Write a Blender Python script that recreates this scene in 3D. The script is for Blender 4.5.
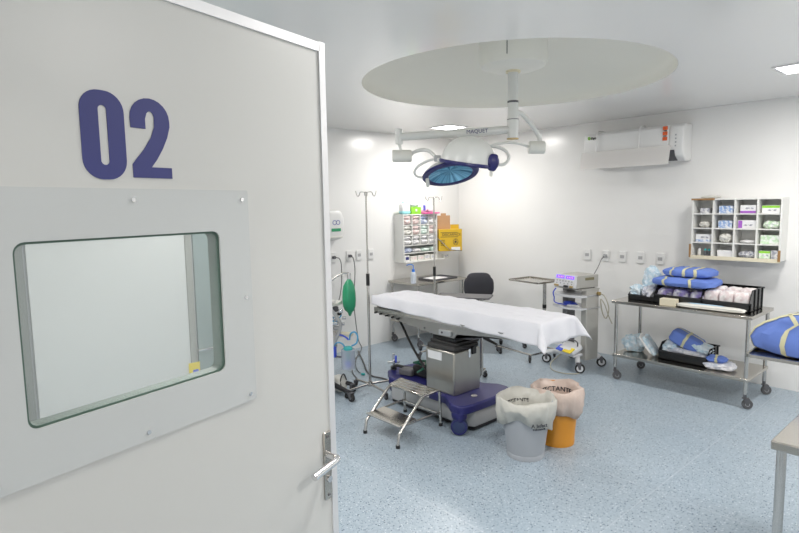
import bpy, bmesh, math, random
from mathutils import Vector, Matrix, noise
random.seed(7)
PI = math.pi
C = bpy.context.scene.collection
for o in list(bpy.data.objects): bpy.data.objects.remove(o)

# ---------------------------------------------------------------- camera
H = 1.75
PITCH, ROLL, YAW, FPX = 0.108544, -0.016481, -0.841288, 561.0166
fw = Vector((math.sin(YAW)*math.cos(PITCH), math.cos(YAW)*math.cos(PITCH), -math.sin(PITCH)))
r0 = Vector((math.cos(YAW), -math.sin(YAW), 0)); u0 = r0.cross(fw)
rt = math.cos(ROLL)*r0 + math.sin(ROLL)*u0; up = -math.sin(ROLL)*r0 + math.cos(ROLL)*u0
cam_d = bpy.data.cameras.new('camera'); cam = bpy.data.objects.new('camera', cam_d); C.objects.link(cam)
cam.matrix_world = Matrix(((rt.x, up.x, -fw.x, 0), (rt.y, up.y, -fw.y, 0), (rt.z, up.z, -fw.z, H), (0, 0, 0, 1)))
cam_d.sensor_width = 36; cam_d.lens = FPX/799*36; cam_d.clip_start = .05
bpy.context.scene.camera = cam
# ---------------------------------------------------------------- world, exposure
W = bpy.data.worlds.new('world'); bpy.context.scene.world = W; W.use_nodes = True
W.node_tree.nodes['Background'].inputs[0].default_value = (.8, .85, .9, 1)
W.node_tree.nodes['Background'].inputs[1].default_value = .5
vs = bpy.context.scene.view_settings
vs.view_transform = 'Standard'; vs.look = 'None'; vs.gamma = 1; vs.use_curve_mapping = False
vs.exposure = 0.0
PANEL_W = 24.8          # watts of each ceiling panel
CORR_W = 48.0           # added corridor panel behind the camera, fills the lower walls

# ---------------------------------------------------------------- pixel -> place helpers
CP = Vector((0, 0, H))
def ray(x, y): return fw*FPX + rt*(x-400) - up*(y-266.5)
def at_z(x, y, z): d = ray(x, y); return CP + d*((z-H)/d.z)
def at_x(x, y, X): d = ray(x, y); return CP + d*(X/d.x)
def at_y(x, y, Y): d = ray(x, y); return CP + d*(Y/d.y)
def at_d(x, y, D): return CP + ray(x, y)*(D/FPX)

# ---------------------------------------------------------------- materials
MATS = {}
def mat(name, col, rough=.5, metal=0, var=0, scale=8, bump=0, emit=0, coat=0, stretch=None, spec=None, col2=None):
    if name in MATS: return MATS[name]
    m = bpy.data.materials.new(name); m.use_nodes = True; nt = m.node_tree; N = nt.nodes; L = nt.links
    b = N['Principled BSDF']; c = tuple(col)+(1,)
    b.inputs['Base Color'].default_value = c; b.inputs['Roughness'].default_value = rough; b.inputs['Metallic'].default_value = metal
    if coat: b.inputs['Coat Weight'].default_value = coat
    if spec is not None: b.inputs['Specular IOR Level'].default_value = spec
    if emit: b.inputs['Emission Color'].default_value = c; b.inputs['Emission Strength'].default_value = emit
    tc = N.new('ShaderNodeTexCoord'); mp = N.new('ShaderNodeMapping'); L.new(tc.outputs['Object'], mp.inputs[0])
    if stretch: mp.inputs['Scale'].default_value = stretch
    nz = N.new('ShaderNodeTexNoise'); nz.inputs['Scale'].default_value = scale; nz.inputs['Detail'].default_value = 4
    L.new(mp.outputs[0], nz.inputs['Vector'])
    mx = N.new('ShaderNodeMixRGB'); mx.inputs[1].default_value = c
    v = var if var else .03
    mx.inputs[2].default_value = tuple(col2)+(1,) if col2 else tuple(max(0, k*(1-v)) for k in col)+(1,)
    if col2:
        rp = N.new('ShaderNodeValToRGB'); rp.color_ramp.elements[0].position = .42; rp.color_ramp.elements[1].position = .58
        L.new(nz.outputs[0], rp.inputs[0]); L.new(rp.outputs[0], mx.inputs[0])
    else: L.new(nz.outputs[0], mx.inputs[0])
    L.new(mx.outputs[0], b.inputs['Base Color'])
    if bump:
        bp = N.new('ShaderNodeBump'); bp.inputs['Strength'].default_value = bump; bp.inputs['Distance'].default_value = .02
        L.new(nz.outputs[0], bp.inputs['Height']); L.new(bp.outputs[0], b.inputs['Normal'])
    MATS[name] = m; return m
def clear(name, col, alpha_mix=.85, rough=.05):
    if name in MATS: return MATS[name]
    m = bpy.data.materials.new(name); m.use_nodes = True; nt = m.node_tree; N = nt.nodes; L = nt.links
    b = N['Principled BSDF']; b.inputs['Base Color'].default_value = tuple(col)+(1,); b.inputs['Roughness'].default_value = rough
    t = N.new('ShaderNodeBsdfTransparent'); t.inputs[0].default_value = tuple(col)+(1,)
    mx = N.new('ShaderNodeMixShader'); mx.inputs[0].default_value = alpha_mix
    L.new(b.outputs[0], mx.inputs[1]); L.new(t.outputs[0], mx.inputs[2]); L.new(mx.outputs[0], N['Material Output'].inputs[0])
    MATS[name] = m; return m

m_wall = mat('wall_paint', (.87, .865, .85), .22, var=.02, scale=1.5)
m_ceil = mat('ceiling_gloss', (.88, .865, .845), .16, var=.02, scale=1)
m_recess = mat('recess_paint', (.93, .91, .83), .6, var=.03, scale=2)
m_door = mat('door_paint', (.56, .56, .54), .35, var=.02, scale=2)
m_plate = mat('acrylic_plate', (.52, .535, .53), .25, var=.02, scale=3)
m_alu = mat('aluminium', (.66, .67, .68), .3, 1, var=.08, scale=20, stretch=(1, 1, .1))
m_alup = mat('aluminium_trim', (.72, .72, .73), .35, .4, var=.05, scale=20)
m_steel = mat('stainless_steel', (.55, .52, .47), .17, 1, var=.15, scale=14, stretch=(1, 8, 8))
m_tube = mat('steel_tube', (.60, .58, .55), .22, 1, var=.1, scale=30)
m_chrome = mat('chrome', (.75, .75, .76), .12, 1)
m_navy = mat('number_blue', (.025, .03, .16), .55)
m_blue = mat('blue_plastic', (.02, .02, .13), .35, var=.1, scale=5)
m_bluew = mat('blue_wheel', (.03, .045, .12), .4)
m_grey = mat('grey_plastic', (.42, .43, .44), .45, var=.06)
m_dkgrey = mat('dark_grey_plastic', (.10, .10, .11), .5)
m_black = mat('black_plastic', (.012, .012, .013), .45)
m_blackg = mat('black_gloss', (.015, .016, .017), .2)
m_rubber = mat('black_rubber', (.03, .03, .03), .7, bump=.1, scale=30)
m_wheelg = mat('grey_rubber', (.10, .10, .105), .6)
m_white = mat('white_enamel', (.82, .82, .81), .3)
m_lampw = mat('lamp_white', (.72, .73, .71), .3, var=.02)
m_hub = mat('lamp_joint_plastic', (.74, .74, .69), .4)
m_off = mat('off_white', (.74, .73, .68), .45, var=.04)
m_cream = mat('cream_edge', (.78, .72, .55), .5, var=.08)
m_shelf = mat('shelf_white', (.80, .80, .77), .4, var=.03)
m_brown = mat('brown_tape', (.36, .20, .08), .5, var=.2, scale=30)
m_sheet = mat('white_sheet', (.72, .72, .76), .85, var=.02, scale=7, bump=.4)
m_paper = mat('white_paper', (.85, .85, .85), .7)
m_bgrey = mat('bucket_grey', (.38, .40, .43), .35, var=.05)
m_borange = mat('bucket_orange', (.60, .25, .02), .35, var=.06)
m_yellow = mat('sharps_yellow', (.66, .42, .02), .5, var=.05)
m_card = mat('cardboard', (.50, .29, .15), .7, var=.1, scale=20)
m_ink = mat('dark_ink', (.02, .02, .03), .6)
m_green = mat('bag_green', (.03, .32, .16), .35, var=.15, scale=10)
m_lime = mat('lime_box', (.30, .70, .05), .4)
m_limep = mat('pale_green_print', (.55, .75, .5), .5, col2=(.85, .88, .84), scale=40)
m_teal = mat('teal_plastic', (.05, .45, .45), .4)
m_aqua = mat('aqua_print', (.35, .75, .80), .4)
m_pink = mat('pink_lid', (.75, .10, .35), .4)
m_purple = mat('purple_print', (.38, .12, .55), .5)
m_bprint = mat('blue_print', (.25, .40, .70), .5, col2=(.78, .80, .85), scale=45)
m_gprint = mat('grey_print', (.35, .36, .42), .5, col2=(.82, .82, .82), scale=45)
m_gauze = mat('gauze_white', (.84, .83, .82), .7, col2=(.70, .69, .70), scale=28, bump=.3)
m_gauzer = mat('gauze_pink', (.80, .74, .72), .7, col2=(.74, .58, .56), scale=24, bump=.3)
m_gauzeg = mat('gauze_green', (.72, .80, .75), .7, col2=(.62, .76, .69), scale=18, bump=.3)
m_gauzeb = mat('gauze_blue', (.70, .76, .88), .6, col2=(.48, .54, .72), scale=16, bump=.3)
m_crink = mat('crinkled_wrap', (.50, .66, .76), .4, col2=(.72, .80, .86), scale=30, bump=.5)
m_crinkg = mat('crinkled_clear_wrap', (.55, .58, .66), .35, col2=(.80, .80, .84), scale=26, bump=.5)
m_purplew = mat('violet_wrap', (.80, .78, .84), .5, col2=(.32, .26, .55), scale=14, bump=.4)
m_pinkw = mat('rosy_wrap', (.82, .78, .77), .5, col2=(.66, .56, .56), scale=22, bump=.3)
m_cloth = mat('surgical_blue_cloth', (.15, .25, .68), .8, var=.25, scale=7, bump=.25)
m_tape = mat('indicator_tape', (.66, .63, .40), .6, var=.12, scale=40)
m_fabric = mat('charcoal_fabric', (.045, .045, .055), .8, var=.2, scale=60)
m_bag = mat('bag_film', (.58, .57, .52), .35, var=.08, scale=12, bump=.6)
m_bagp = mat('bag_film_pink', (.66, .53, .46), .35, var=.12, scale=12, bump=.6)
m_cord = mat('grey_cord', (.14, .14, .14), .5)
m_cordl = mat('beige_cord', (.45, .42, .33), .5)
m_cordb = mat('blue_cord', (.05, .10, .65), .4)
m_tubeb = mat('blue_tubing', (.08, .35, .60), .3)
m_esu = mat('machine_grey', (.46, .45, .42), .4, var=.04)
m_esul = mat('machine_light', (.72, .73, .75), .35)
m_brass = mat('brass_socket', (.45, .33, .14), .4, .5)
m_violet = mat('violet_display', (.24, .10, 1.0), .4, emit=.9)
m_pinkd = mat('display_digits', (.62, .30, 1.0), .4, emit=1.0)
m_yel = mat('yellow_plastic', (.85, .65, .02), .4)
m_bred = mat('orange_sticker', (.80, .13, .03), .5)
m_deflect = clear('deflector_acrylic', (.93, .91, .89), .35, .2)
m_bottle = clear('bottle_plastic', (.80, .85, .92), .3, .25)
m_jar = clear('jar_plastic', (.80, .84, .90), .6, .1)
m_glass = clear('door_glass', (.93, .955, .945), .90, .03)
m_gasket = mat('glass_edge_green', (.06, .11, .085), .5)
m_frame = mat('brushed_frame_steel', (.44, .43, .41), .32, 1, var=.1, scale=20)
m_colm = mat('column_steel', (.46, .44, .40), .3, 1, var=.2, scale=9, stretch=(1, 1, .25))
m_panel = mat('led_diffuser', (1, 1, 1), .5, emit=9)
m_lensblue = None

# ---------------------------------------------------------------- mesh builder
class MB:
    def __init__(s): s.bm = bmesh.new(); s.mi = 0
    def _f(s, vs):
        try: f = s.bm.faces.new(vs); f.material_index = s.mi; return f
        except ValueError: return None
    def pts(s, P, M=None): return [s.bm.verts.new((M @ Vector(p)) if M else Vector(p)) for p in P]
    def box(s, c, d, rz=0, M=None):
        x, y, z = d[0]/2, d[1]/2, d[2]/2
        T = Matrix.Translation(Vector(c)) @ Matrix.Rotation(rz, 4, 'Z')
        if M: T = M @ T
        v = s.pts([(-x, -y, -z), (x, -y, -z), (x, y, -z), (-x, y, -z), (-x, -y, z), (x, -y, z), (x, y, z), (-x, y, z)], T)
        for q in ((0, 3, 2, 1), (4, 5, 6, 7), (0, 1, 5, 4), (1, 2, 6, 5), (2, 3, 7, 6), (3, 0, 4, 7)): s._f([v[i] for i in q])
        return s
    def bx(s, a, b): return s.box([(a[i]+b[i])/2 for i in range(3)], [abs(a[i]-b[i]) for i in range(3)])
    def cyl(s, p0, p1, r, r2=None, seg=16, caps=True):
        p0, p1 = Vector(p0), Vector(p1); d = (p1-p0)
        if d.length < 1e-6: return s
        q = d.to_track_quat('Z', 'Y').to_matrix().to_4x4(); r2 = r if r2 is None else r2
        A = [s.bm.verts.new(p0 + q @ Vector((r*math.cos(2*PI*i/seg), r*math.sin(2*PI*i/seg), 0))) for i in range(seg)]
        B = [s.bm.verts.new(p1 + q @ Vector((r2*math.cos(2*PI*i/seg), r2*math.sin(2*PI*i/seg), 0))) for i in range(seg)]
        for i in range(seg): s._f([A[i], A[(i+1) % seg], B[(i+1) % seg], B[i]])
        if caps: s._f(A[::-1]); s._f(B)
        return s
    def tube(s, P, r, seg=8, smooth=True):
        P = [Vector(p) for p in P]
        if smooth and len(P) > 2:
            Q = []
            for i in range(len(P)-1):
                a = P[max(i-1, 0)]; b = P[i]; c = P[i+1]; d = P[min(i+2, len(P)-1)]
                for k in range(6):
                    t = k/6; Q.append(.5*((2*b)+(c-a)*t+(2*a-5*b+4*c-d)*t*t+(3*b-a-3*c+d)*t**3))
            Q.append(P[-1]); P = Q
        rings = []; n = None
        for i, p in enumerate(P):
            t = (P[min(i+1, len(P)-1)]-P[max(i-1, 0)])
            if t.length < 1e-9: t = Vector((0, 0, 1))
            t.normalize()
            if n is None: n = t.orthogonal().normalized()
            else:
                n = (n - t*n.dot(t))
                n = n.normalized() if n.length > 1e-6 else t.orthogonal().normalized()
            b = t.cross(n)
            rr = r[i] if isinstance(r, (list, tuple)) else r
            rings.append([s.bm.verts.new(p + rr*(n*math.cos(2*PI*k/seg)+b*math.sin(2*PI*k/seg))) for k in range(seg)])
        for i in range(len(rings)-1):
            for k in range(seg): s._f([rings[i][k], rings[i][(k+1) % seg], rings[i+1][(k+1) % seg], rings[i+1][k]])
        s._f(rings[0][::-1]); s._f(rings[-1]); return s
    def lathe(s, prof, M=None, seg=32, cap0=False, cap1=False, wob=None):
        M = M or Matrix.Identity(4); R = []
        for j, (r, z) in enumerate(prof):
            if r < 1e-6: R.append([s.bm.verts.new(M @ Vector((0, 0, z)))]); continue
            R.append([s.bm.verts.new(M @ Vector(((r+(wob(a, j)[0] if wob else 0))*math.cos(a), (r+(wob(a, j)[0] if wob else 0))*math.sin(a), z+(wob(a, j)[1] if wob else 0)))) for a in [2*PI*i/seg for i in range(seg)]])
        for a, b in zip(R, R[1:]):
            for i in range(seg):
                if len(a) == 1 and len(b) == 1: continue
                if len(a) == 1: s._f([a[0], b[i], b[(i+1) % seg]])
                elif len(b) == 1: s._f([a[i], a[(i+1) % seg], b[0]])
                else: s._f([a[i], a[(i+1) % seg], b[(i+1) % seg], b[i]])
        if cap0 and len(R[0]) > 1: s._f(R[0][::-1])
        if cap1 and len(R[-1]) > 1: s._f(R[-1])
        return s
    def prism(s, P, z0, z1, M=None):
        A = s.pts([(x, y, z0) for x, y in P], M); B = s.pts([(x, y, z1) for x, y in P], M); n = len(P)
        s._f(A[::-1]); s._f(B)
        for i in range(n): s._f([A[i], A[(i+1) % n], B[(i+1) % n], B[i]])
        return s
    def ring(s, O, I, z0, z1, M=None):
        n = len(O); a = s.pts([(x, y, z0) for x, y in O], M); b = s.pts([(x, y, z1) for x, y in O], M)
        c = s.pts([(x, y, z0) for x, y in I], M); d = s.pts([(x, y, z1) for x, y in I], M)
        for i in range(n):
            j = (i+1) % n
            s._f([a[i], a[j], b[j], b[i]]); s._f([c[j], c[i], d[i], d[j]]); s._f([b[i], b[j], d[j], d[i]]); s._f([a[j], a[i], c[i], c[j]])
        return s
    def soft(s, c, d, rz=0, seed=0, wr=.12, p=4, n=(12, 10, 5), M=None, freq=3.0, pinch=.22, zmin=-1):
        """a soft pillow-like pack with wrinkles"""
        T = Matrix.Translation(Vector(c)) @ Matrix.Rotation(rz, 4, 'Z')
        if M: T = M @ T
        V = {}; s.par = {}
        def vert(u, v, w):
            k = (round(u, 4), round(v, 4), round(w, 4))
            if k not in V:
                q = Vector(k); L = (abs(u)**p+abs(v)**p+abs(w)**p)**(1/p); e = q/L if L else q
                nn = noise.noise_vector(Vector((u, v, w))*freq*.5+Vector((seed*3.1, 0, 0)))*wr + noise.noise_vector(Vector((u, v, w))*freq+Vector((0, seed*3.1, 0)))*wr*.6
                edge = 1-pinch*max(abs(u), abs(v))**6
                e = Vector((e.x, e.y, e.z*edge))+nn
                V[k] = s.bm.verts.new(T @ Vector((e.x*d[0]/2, e.y*d[1]/2, max(e.z, zmin)*d[2]/2))); s.par[V[k]] = (u, v, w)
            return V[k]
        nx, ny, nz = n
        def face(fn, a, b):
            for i in range(a):
                for j in range(b):
                    s._f([fn(i, j), fn(i+1, j), fn(i+1, j+1), fn(i, j+1)])
        g = lambda i, k: -1+2*i/k
        face(lambda i, j: vert(g(i, nx), g(j, ny), 1), nx, ny); face(lambda i, j: vert(g(j, nx), g(i, ny), -1), ny, nx)
        face(lambda i, j: vert(g(i, nx), -1, g(j, nz)), nx, nz); face(lambda i, j: vert(g(j, nx), 1, g(i, nz)), nz, nx)
        face(lambda i, j: vert(-1, g(j, ny), g(i, nz)), nz, ny); face(lambda i, j: vert(1, g(i, ny), g(j, nz)), ny, nz)
        return s
    def build(s, name, m, parent=None, bevel=0, loc=None, rz=0, sharp=38, seg=2):
        me = bpy.data.meshes.new(name)
        s.bm.normal_update(); s.bm.to_mesh(me); s.bm.free()
        for x in (m if isinstance(m, (list, tuple)) else [m]): me.materials.append(x)
        for p in me.polygons: p.use_smooth = True
        me.set_sharp_from_angle(angle=math.radians(sharp))
        o = bpy.data.objects.new(name, me); C.objects.link(o)
        if parent: o.parent = parent
        if loc is not None: o.location = loc
        o.rotation_euler.z = rz
        if bevel:
            b = o.modifiers.new('bevel', 'BEVEL'); b.width = bevel; b.segments = seg; b.limit_method = 'ANGLE'; b.angle_limit = .6; b.use_clamp_overlap = True
            me.set_sharp_from_angle(angle=math.radians(80))
        return o
def tag(o, label=None, cat=None, group=None, kind=None):
    if label: o['label'] = label
    if cat: o['category'] = cat
    if group: o['group'] = group
    if kind: o['kind'] = kind
    return o
def thing(name, label, cat, loc=(0, 0, 0), rz=0, group=None):
    o = bpy.data.objects.new(name, None); C.objects.link(o); o.empty_display_size = .1
    o.location = loc; o.rotation_euler.z = rz
    return tag(o, label, cat, group)
def struct(name, mb, m, parent=None, **k):
    o = mb.build(name, m, parent, **k)
    if not parent: o['kind'] = 'structure'
    return o
def copy_tree(o, parent=None):
    c = o.copy(); C.objects.link(c); c.parent = parent
    for ch in [x for x in bpy.data.objects if x.parent == o]: copy_tree(ch, c)
    return c
def rrect(x0, y0, x1, y1, r, n=5):
    P = []
    for cx, cy, a0 in ((x1-r, y1-r, 0), (x0+r, y1-r, PI/2), (x0+r, y0+r, PI), (x1-r, y0+r, 1.5*PI)):
        for k in range(n+1): a = a0+PI/2*k/n; P.append((cx+r*math.cos(a), cy+r*math.sin(a)))
    return P
def text_mb(txt, size, depth=.001, M=None, bend=None):
    cu = bpy.data.curves.new('txt', 'FONT'); cu.body = txt; cu.size = size; cu.extrude = depth/2; cu.resolution_u = 3
    cu.align_x = 'CENTER'; cu.align_y = 'CENTER'
    ob = bpy.data.objects.new('txt', cu); C.objects.link(ob); bpy.context.view_layer.update()
    me = bpy.data.meshes.new_from_object(ob.evaluated_get(bpy.context.evaluated_depsgraph_get()))
    bpy.data.objects.remove(ob); mb = MB(); mb.bm.from_mesh(me); bpy.data.meshes.remove(me)
    for v in mb.bm.verts:
        if bend: v.co = bend(v.co)
        if M: v.co = M @ v.co
    return mb
def frame_M(o, x, y, z): # matrix from origin and axes
    x, y, z = Vector(x).normalized(), Vector(y).normalized(), Vector(z).normalized()
    return Matrix(((x.x, y.x, z.x, o[0]), (x.y, y.y, z.y, o[1]), (x.z, y.z, z.z, o[2]), (0, 0, 0, 1)))

# ================================================================ SETTING
XL, XR, YB, YF, ZC = -5.43, 1.5, 6.0, -.19, 2.65
# floor
def floor_material():
    m = bpy.data.materials.new('terrazzo_vinyl'); m.use_nodes = True; nt = m.node_tree; N = nt.nodes; L = nt.links
    b = N['Principled BSDF']; b.inputs['Roughness'].default_value = .33
    tc = N.new('ShaderNodeTexCoord')
    def ramp(inp, p0, c0, p1, c1):
        r = N.new('ShaderNodeValToRGB'); r.color_ramp.elements[0].position = p0; r.color_ramp.elements[0].color = tuple(c0)+(1,)
        r.color_ramp.elements[1].position = p1; r.color_ramp.elements[1].color = tuple(c1)+(1,); L.new(inp, r.inputs[0]); return r.outputs[0]
    def mix(f, a, b_):
        x = N.new('ShaderNodeMixRGB'); L.new(f, x.inputs[0]); L.new(a, x.inputs[1])
        if isinstance(b_, tuple): x.inputs[2].default_value = b_+(1,)
        else: L.new(b_, x.inputs[2])
        return x.outputs[0]
    n1 = N.new('ShaderNodeTexNoise'); n1.inputs['Scale'].default_value = 55; n1.inputs['Detail'].default_value = 6; L.new(tc.outputs['Object'], n1.inputs[0])
    base = ramp(n1.outputs[0], .35, (.29, .36, .425), .65, (.375, .45, .515))
    n0 = N.new('ShaderNodeTexNoise'); n0.inputs['Scale'].default_value = 1.3; L.new(tc.outputs['Object'], n0.inputs[0])
    base = mix(ramp(n0.outputs[0], .4, (0, 0, 0), .75, (.35,)*3), base, (.44, .50, .55))
    for sc, th, col, rnd in ((48, .17, (.03, .05, .09), .55), (85, .22, (.07, .11, .17), .45), (60, .20, (.62, .67, .70), .6)):
        v = N.new('ShaderNodeTexVoronoi'); v.inputs['Scale'].default_value = sc
        mp = N.new('ShaderNodeMapping'); mp.inputs['Location'].default_value = (sc*.37, sc*.11, 0); L.new(tc.outputs['Object'], mp.inputs[0]); L.new(mp.outputs[0], v.inputs['Vector'])
        f = ramp(v.outputs['Distance'], th, (1, 1, 1), th+.06, (0, 0, 0))
        sx = N.new('ShaderNodeSeparateColor'); L.new(v.outputs['Color'], sx.inputs[0])
        g = ramp(sx.outputs[0], rnd-.01, (0, 0, 0), rnd, (1, 1, 1))
        mm = N.new('ShaderNodeMath'); mm.operation = 'MULTIPLY'; L.new(f, mm.inputs[0]); L.new(g, mm.inputs[1])
        base = mix(mm.outputs[0], base, col)
    # welded seams between the vinyl sheets
    sp = N.new('ShaderNodeSeparateXYZ'); L.new(tc.outputs['Object'], sp.inputs[0])
    seam = None
    for ax, off, per in (('X', 1.4, 2.18), ('Y', -4.39, 1.09)):
        a = N.new('ShaderNodeMath'); a.operation = 'ADD'; a.inputs[1].default_value = off+per*10.5; L.new(sp.outputs[ax], a.inputs[0])
        mo = N.new('ShaderNodeMath'); mo.operation = 'MODULO'; mo.inputs[1].default_value = per; L.new(a.outputs[0], mo.inputs[0])
        su = N.new('ShaderNodeMath'); su.operation = 'SUBTRACT'; su.inputs[1].default_value = per/2; L.new(mo.outputs[0], su.inputs[0])
        ab = N.new('ShaderNodeMath'); ab.operation = 'ABSOLUTE'; L.new(su.outputs[0], ab.inputs[0])
        lt = N.new('ShaderNodeMath'); lt.operation = 'LESS_THAN'; lt.inputs[1].default_value = .0035; L.new(ab.outputs[0], lt.inputs[0])
        if seam is None: seam = lt.outputs[0]
        else:
            mx_ = N.new('ShaderNodeMath'); mx_.operation = 'MAXIMUM'; L.new(seam, mx_.inputs[0]); L.new(lt.outputs[0], mx_.inputs[1]); seam = mx_.outputs[0]
    ml = N.new('ShaderNodeMath'); ml.operation = 'MULTIPLY'; ml.inputs[1].default_value = .3; L.new(seam, ml.inputs[0])
    base = mix(ml.outputs[0], base, (.62, .66, .70))
    L.new(base, b.inputs['Base Color']); return m
m_floor = floor_material()
struct('floor', MB().bx((XL-.1, -2.6, -.1), (XR+.1, YB+.1, 0)), m_floor)
# ceiling with the round recess (centre -2.62, 3.53)
RC, RR, RH = (-2.64, 3.51), 1.115, .36
mb = MB(); n = 96
x0, x1, y0, y1 = XL-.1, XR+.1, -2.6, YB+.1
circ, sq = [], []
for i in range(n):
    a = 2*PI*i/n; c, s_ = math.cos(a), math.sin(a); circ.append((RC[0]+RR*c, RC[1]+RR*s_))
    tx = ((x1 if c > 0 else x0)-RC[0])/c if abs(c) > 1e-9 else 1e9; ty = ((y1 if s_ > 0 else y0)-RC[1])/s_ if abs(s_) > 1e-9 else 1e9
    t = min(tx, ty); sq.append((RC[0]+t*c, RC[1]+t*s_))
for cx_, cy_ in ((x0, y0), (x1, y0), (x1, y1), (x0, y1)):   # snap nearest ray to each corner
    k = min(range(n), key=lambda i: (sq[i][0]-cx_)**2+(sq[i][1]-cy_)**2); sq[k] = (cx_, cy_)
mb.ring(sq, circ, ZC, ZC+.06)
struct('ceiling', mb, m_ceil)
mb = MB(); M0 = Matrix.Translation((RC[0], RC[1], 0))
mb.lathe([(RR*math.sin(a*PI/32), ZC+.002+RH*math.cos(a*PI/32)) for a in range(16, -1, -1)], M0, 96)
struct('ceiling_recess', mb, m_recess)
struct('wall_left', MB().bx((XL-.1, YF-.12, 0), (XL, YB, ZC)), m_wall)
struct('wall_back', MB().bx((XL-.1, YB, 0), (XR+.1, YB+.1, ZC)), m_wall)
struct('wall_right', MB().bx((XR, -2.5, 0), (XR+.1, YB, ZC)), m_wall)
DX0, DX1, DZ = -.975, .14, 2.17
mb = MB(); mb.bx((XL, YF-.12, 0), (DX0, YF, ZC)); mb.bx((DX1, YF-.12, 0), (XR, YF, ZC)); mb.bx((DX0, YF-.12, DZ), (DX1, YF, ZC))
struct('wall_front', mb, m_wall)
struct('wall_corridor', MB().bx((XL-.1, -2.6, 0), (XR+.1, -2.5, ZC)), m_wall)
struct('wall_corridor_end', MB().bx((XL-.1, -2.5, 0), (XL, YF-.12, ZC)), m_wall)
mb = MB(); mb.bx((DX0, YF-.13, 0), (DX0+.012, YF+.004, DZ)); mb.bx((DX1-.012, YF-.13, 0), (DX1, YF+.004, DZ)); mb.bx((DX0, YF-.13, DZ-.012), (DX1, YF+.004, DZ))
struct('trim_1', mb, m_alup)

# ---- ceiling LED panels, plus added fill panels out of view
def panel(x, y, watt, label, s=.29):
    t = thing('ceiling_light', label, 'light', (x, y, ZC), 0, 'square ceiling lights')
    h = s/2
    MB().ring(rrect(-h-.02, -h-.02, h+.02, h+.02, .004, 1), rrect(-h, -h, h, h, .004, 1), -.008, 0).build('frame', m_white, t)
    MB().box((0, 0, -.003), (s, s, .004)).build('diffuser', m_panel, t)
    ld = bpy.data.lights.new('panel_lamp', 'AREA'); ld.shape = 'SQUARE'; ld.size = s*.95; ld.energy = watt; ld.color = (1, .968, .93)
    lo = bpy.data.objects.new('panel_lamp', ld); C.objects.link(lo); lo.parent = t; lo.location = (0, 0, -.012)
    return t
panel(-4.60, 4.92, PANEL_W, 'square white ceiling light behind the surgical lamp arm')
panel(-1.08, 4.73, PANEL_W, 'square white ceiling light at the right, beyond the air conditioner')
panel(-4.62, 1.9, PANEL_W, 'square white ceiling light above the open door side of the room')
panel(-1.06, 1.75, PANEL_W, 'square white ceiling light nearest the doorway')
panel(.6, 4.73, PANEL_W, 'added unseen fill light on the ceiling by the right wall, far end')  # extra panel out of view, added for more even room light
panel(.6, 1.75, PANEL_W, 'added unseen fill light on the ceiling by the right wall, near end')  # also added out of view, raises the ambient light
panel(-2.8, .9, PANEL_W, 'added unseen fill light on the ceiling above the space behind the door')  # unseen panel added to spread light from the door side
panel(-.4, -1.3, CORR_W, 'added unseen fill light on the corridor ceiling outside the room')  # unseen, added to send fill through the doorway onto the lower walls

# ---- the open door
DV = Vector((math.sin(-.264438), math.cos(-.264438), 0)); DN = Vector((DV.y, -DV.x, 0)); DE = Vector((-1.22, .827, 0))
DM = frame_M(DE, DV, (0, 0, 1), DN)        # local x = along the leaf (0 at lock edge), y = up, z = towards the camera side
def DMt(): return DM
door = bpy.data.objects.new('door_1', None); C.objects.link(door); door.matrix_world = DM; door['kind'] = 'structure'
wx0, wx1, wy0, wy1 = -.724, -.334, 1.404, 1.703; DWL = -1.05; TOP = 2.138; TH = -.032
mb = MB()
mb.bx((DWL, .01, TH), (wx0, TOP, 0)); mb.bx((wx1, .01, TH), (0, TOP, 0)); mb.bx((wx0, .01, TH), (wx1, wy0, 0)); mb.bx((wx0, wy1, TH), (wx1, TOP, 0))
mb.build('leaf', m_door, door)
mb = MB(); mb.bx((DWL, TOP, TH-.003), (.004, TOP+.022, .004)); mb.build('top_rail', m_alup, door)
mb = MB(); mb.prism([(.0, -.036), (.022, -.036), (.028, -.026), (.028, -.008), (.022, .004), (.0, .004)], .01, TOP+.024, Matrix(((1, 0, 0, 0), (0, 0, 1, 0), (0, 1, 0, 0), (0, 0, 0, 1))))
mb.build('edge_trim', m_alup, door)
O = rrect(-.79, 1.316, -.253, 1.788, .004, 5); I = rrect(wx0, wy0, wx1, wy1, .018, 5)
MB().ring(O, I, 0, .003).build('window_plate', m_plate, door)
MB().ring(O, I, TH-.003, TH).build('window_plate', m_plate, door)
MB().ring(rrect(wx0, wy0, wx1, wy1, .018, 5), rrect(wx0+.004, wy0+.004, wx1-.004, wy1-.004, .015, 5), TH, -.001).build('glazing_seal', m_gasket, door)
MB().box(((wx0+wx1)/2, (wy0+wy1)/2, -.005), (wx1-wx0-.006, wy1-wy0-.006, .004)).build('pane', m_glass, door)
for x in (-.271, -.5225, -.774):
    for y in (1.332, 1.768):
        MB().cyl((x, y, .003), (x, y, .0055), .0042, seg=12).build('screw', m_chrome, door)
for x in (-.271, -.774): MB().cyl((x, 1.553, .003), (x, 1.553, .0055), .0042, seg=12).build('screw', m_chrome, door)
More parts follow.
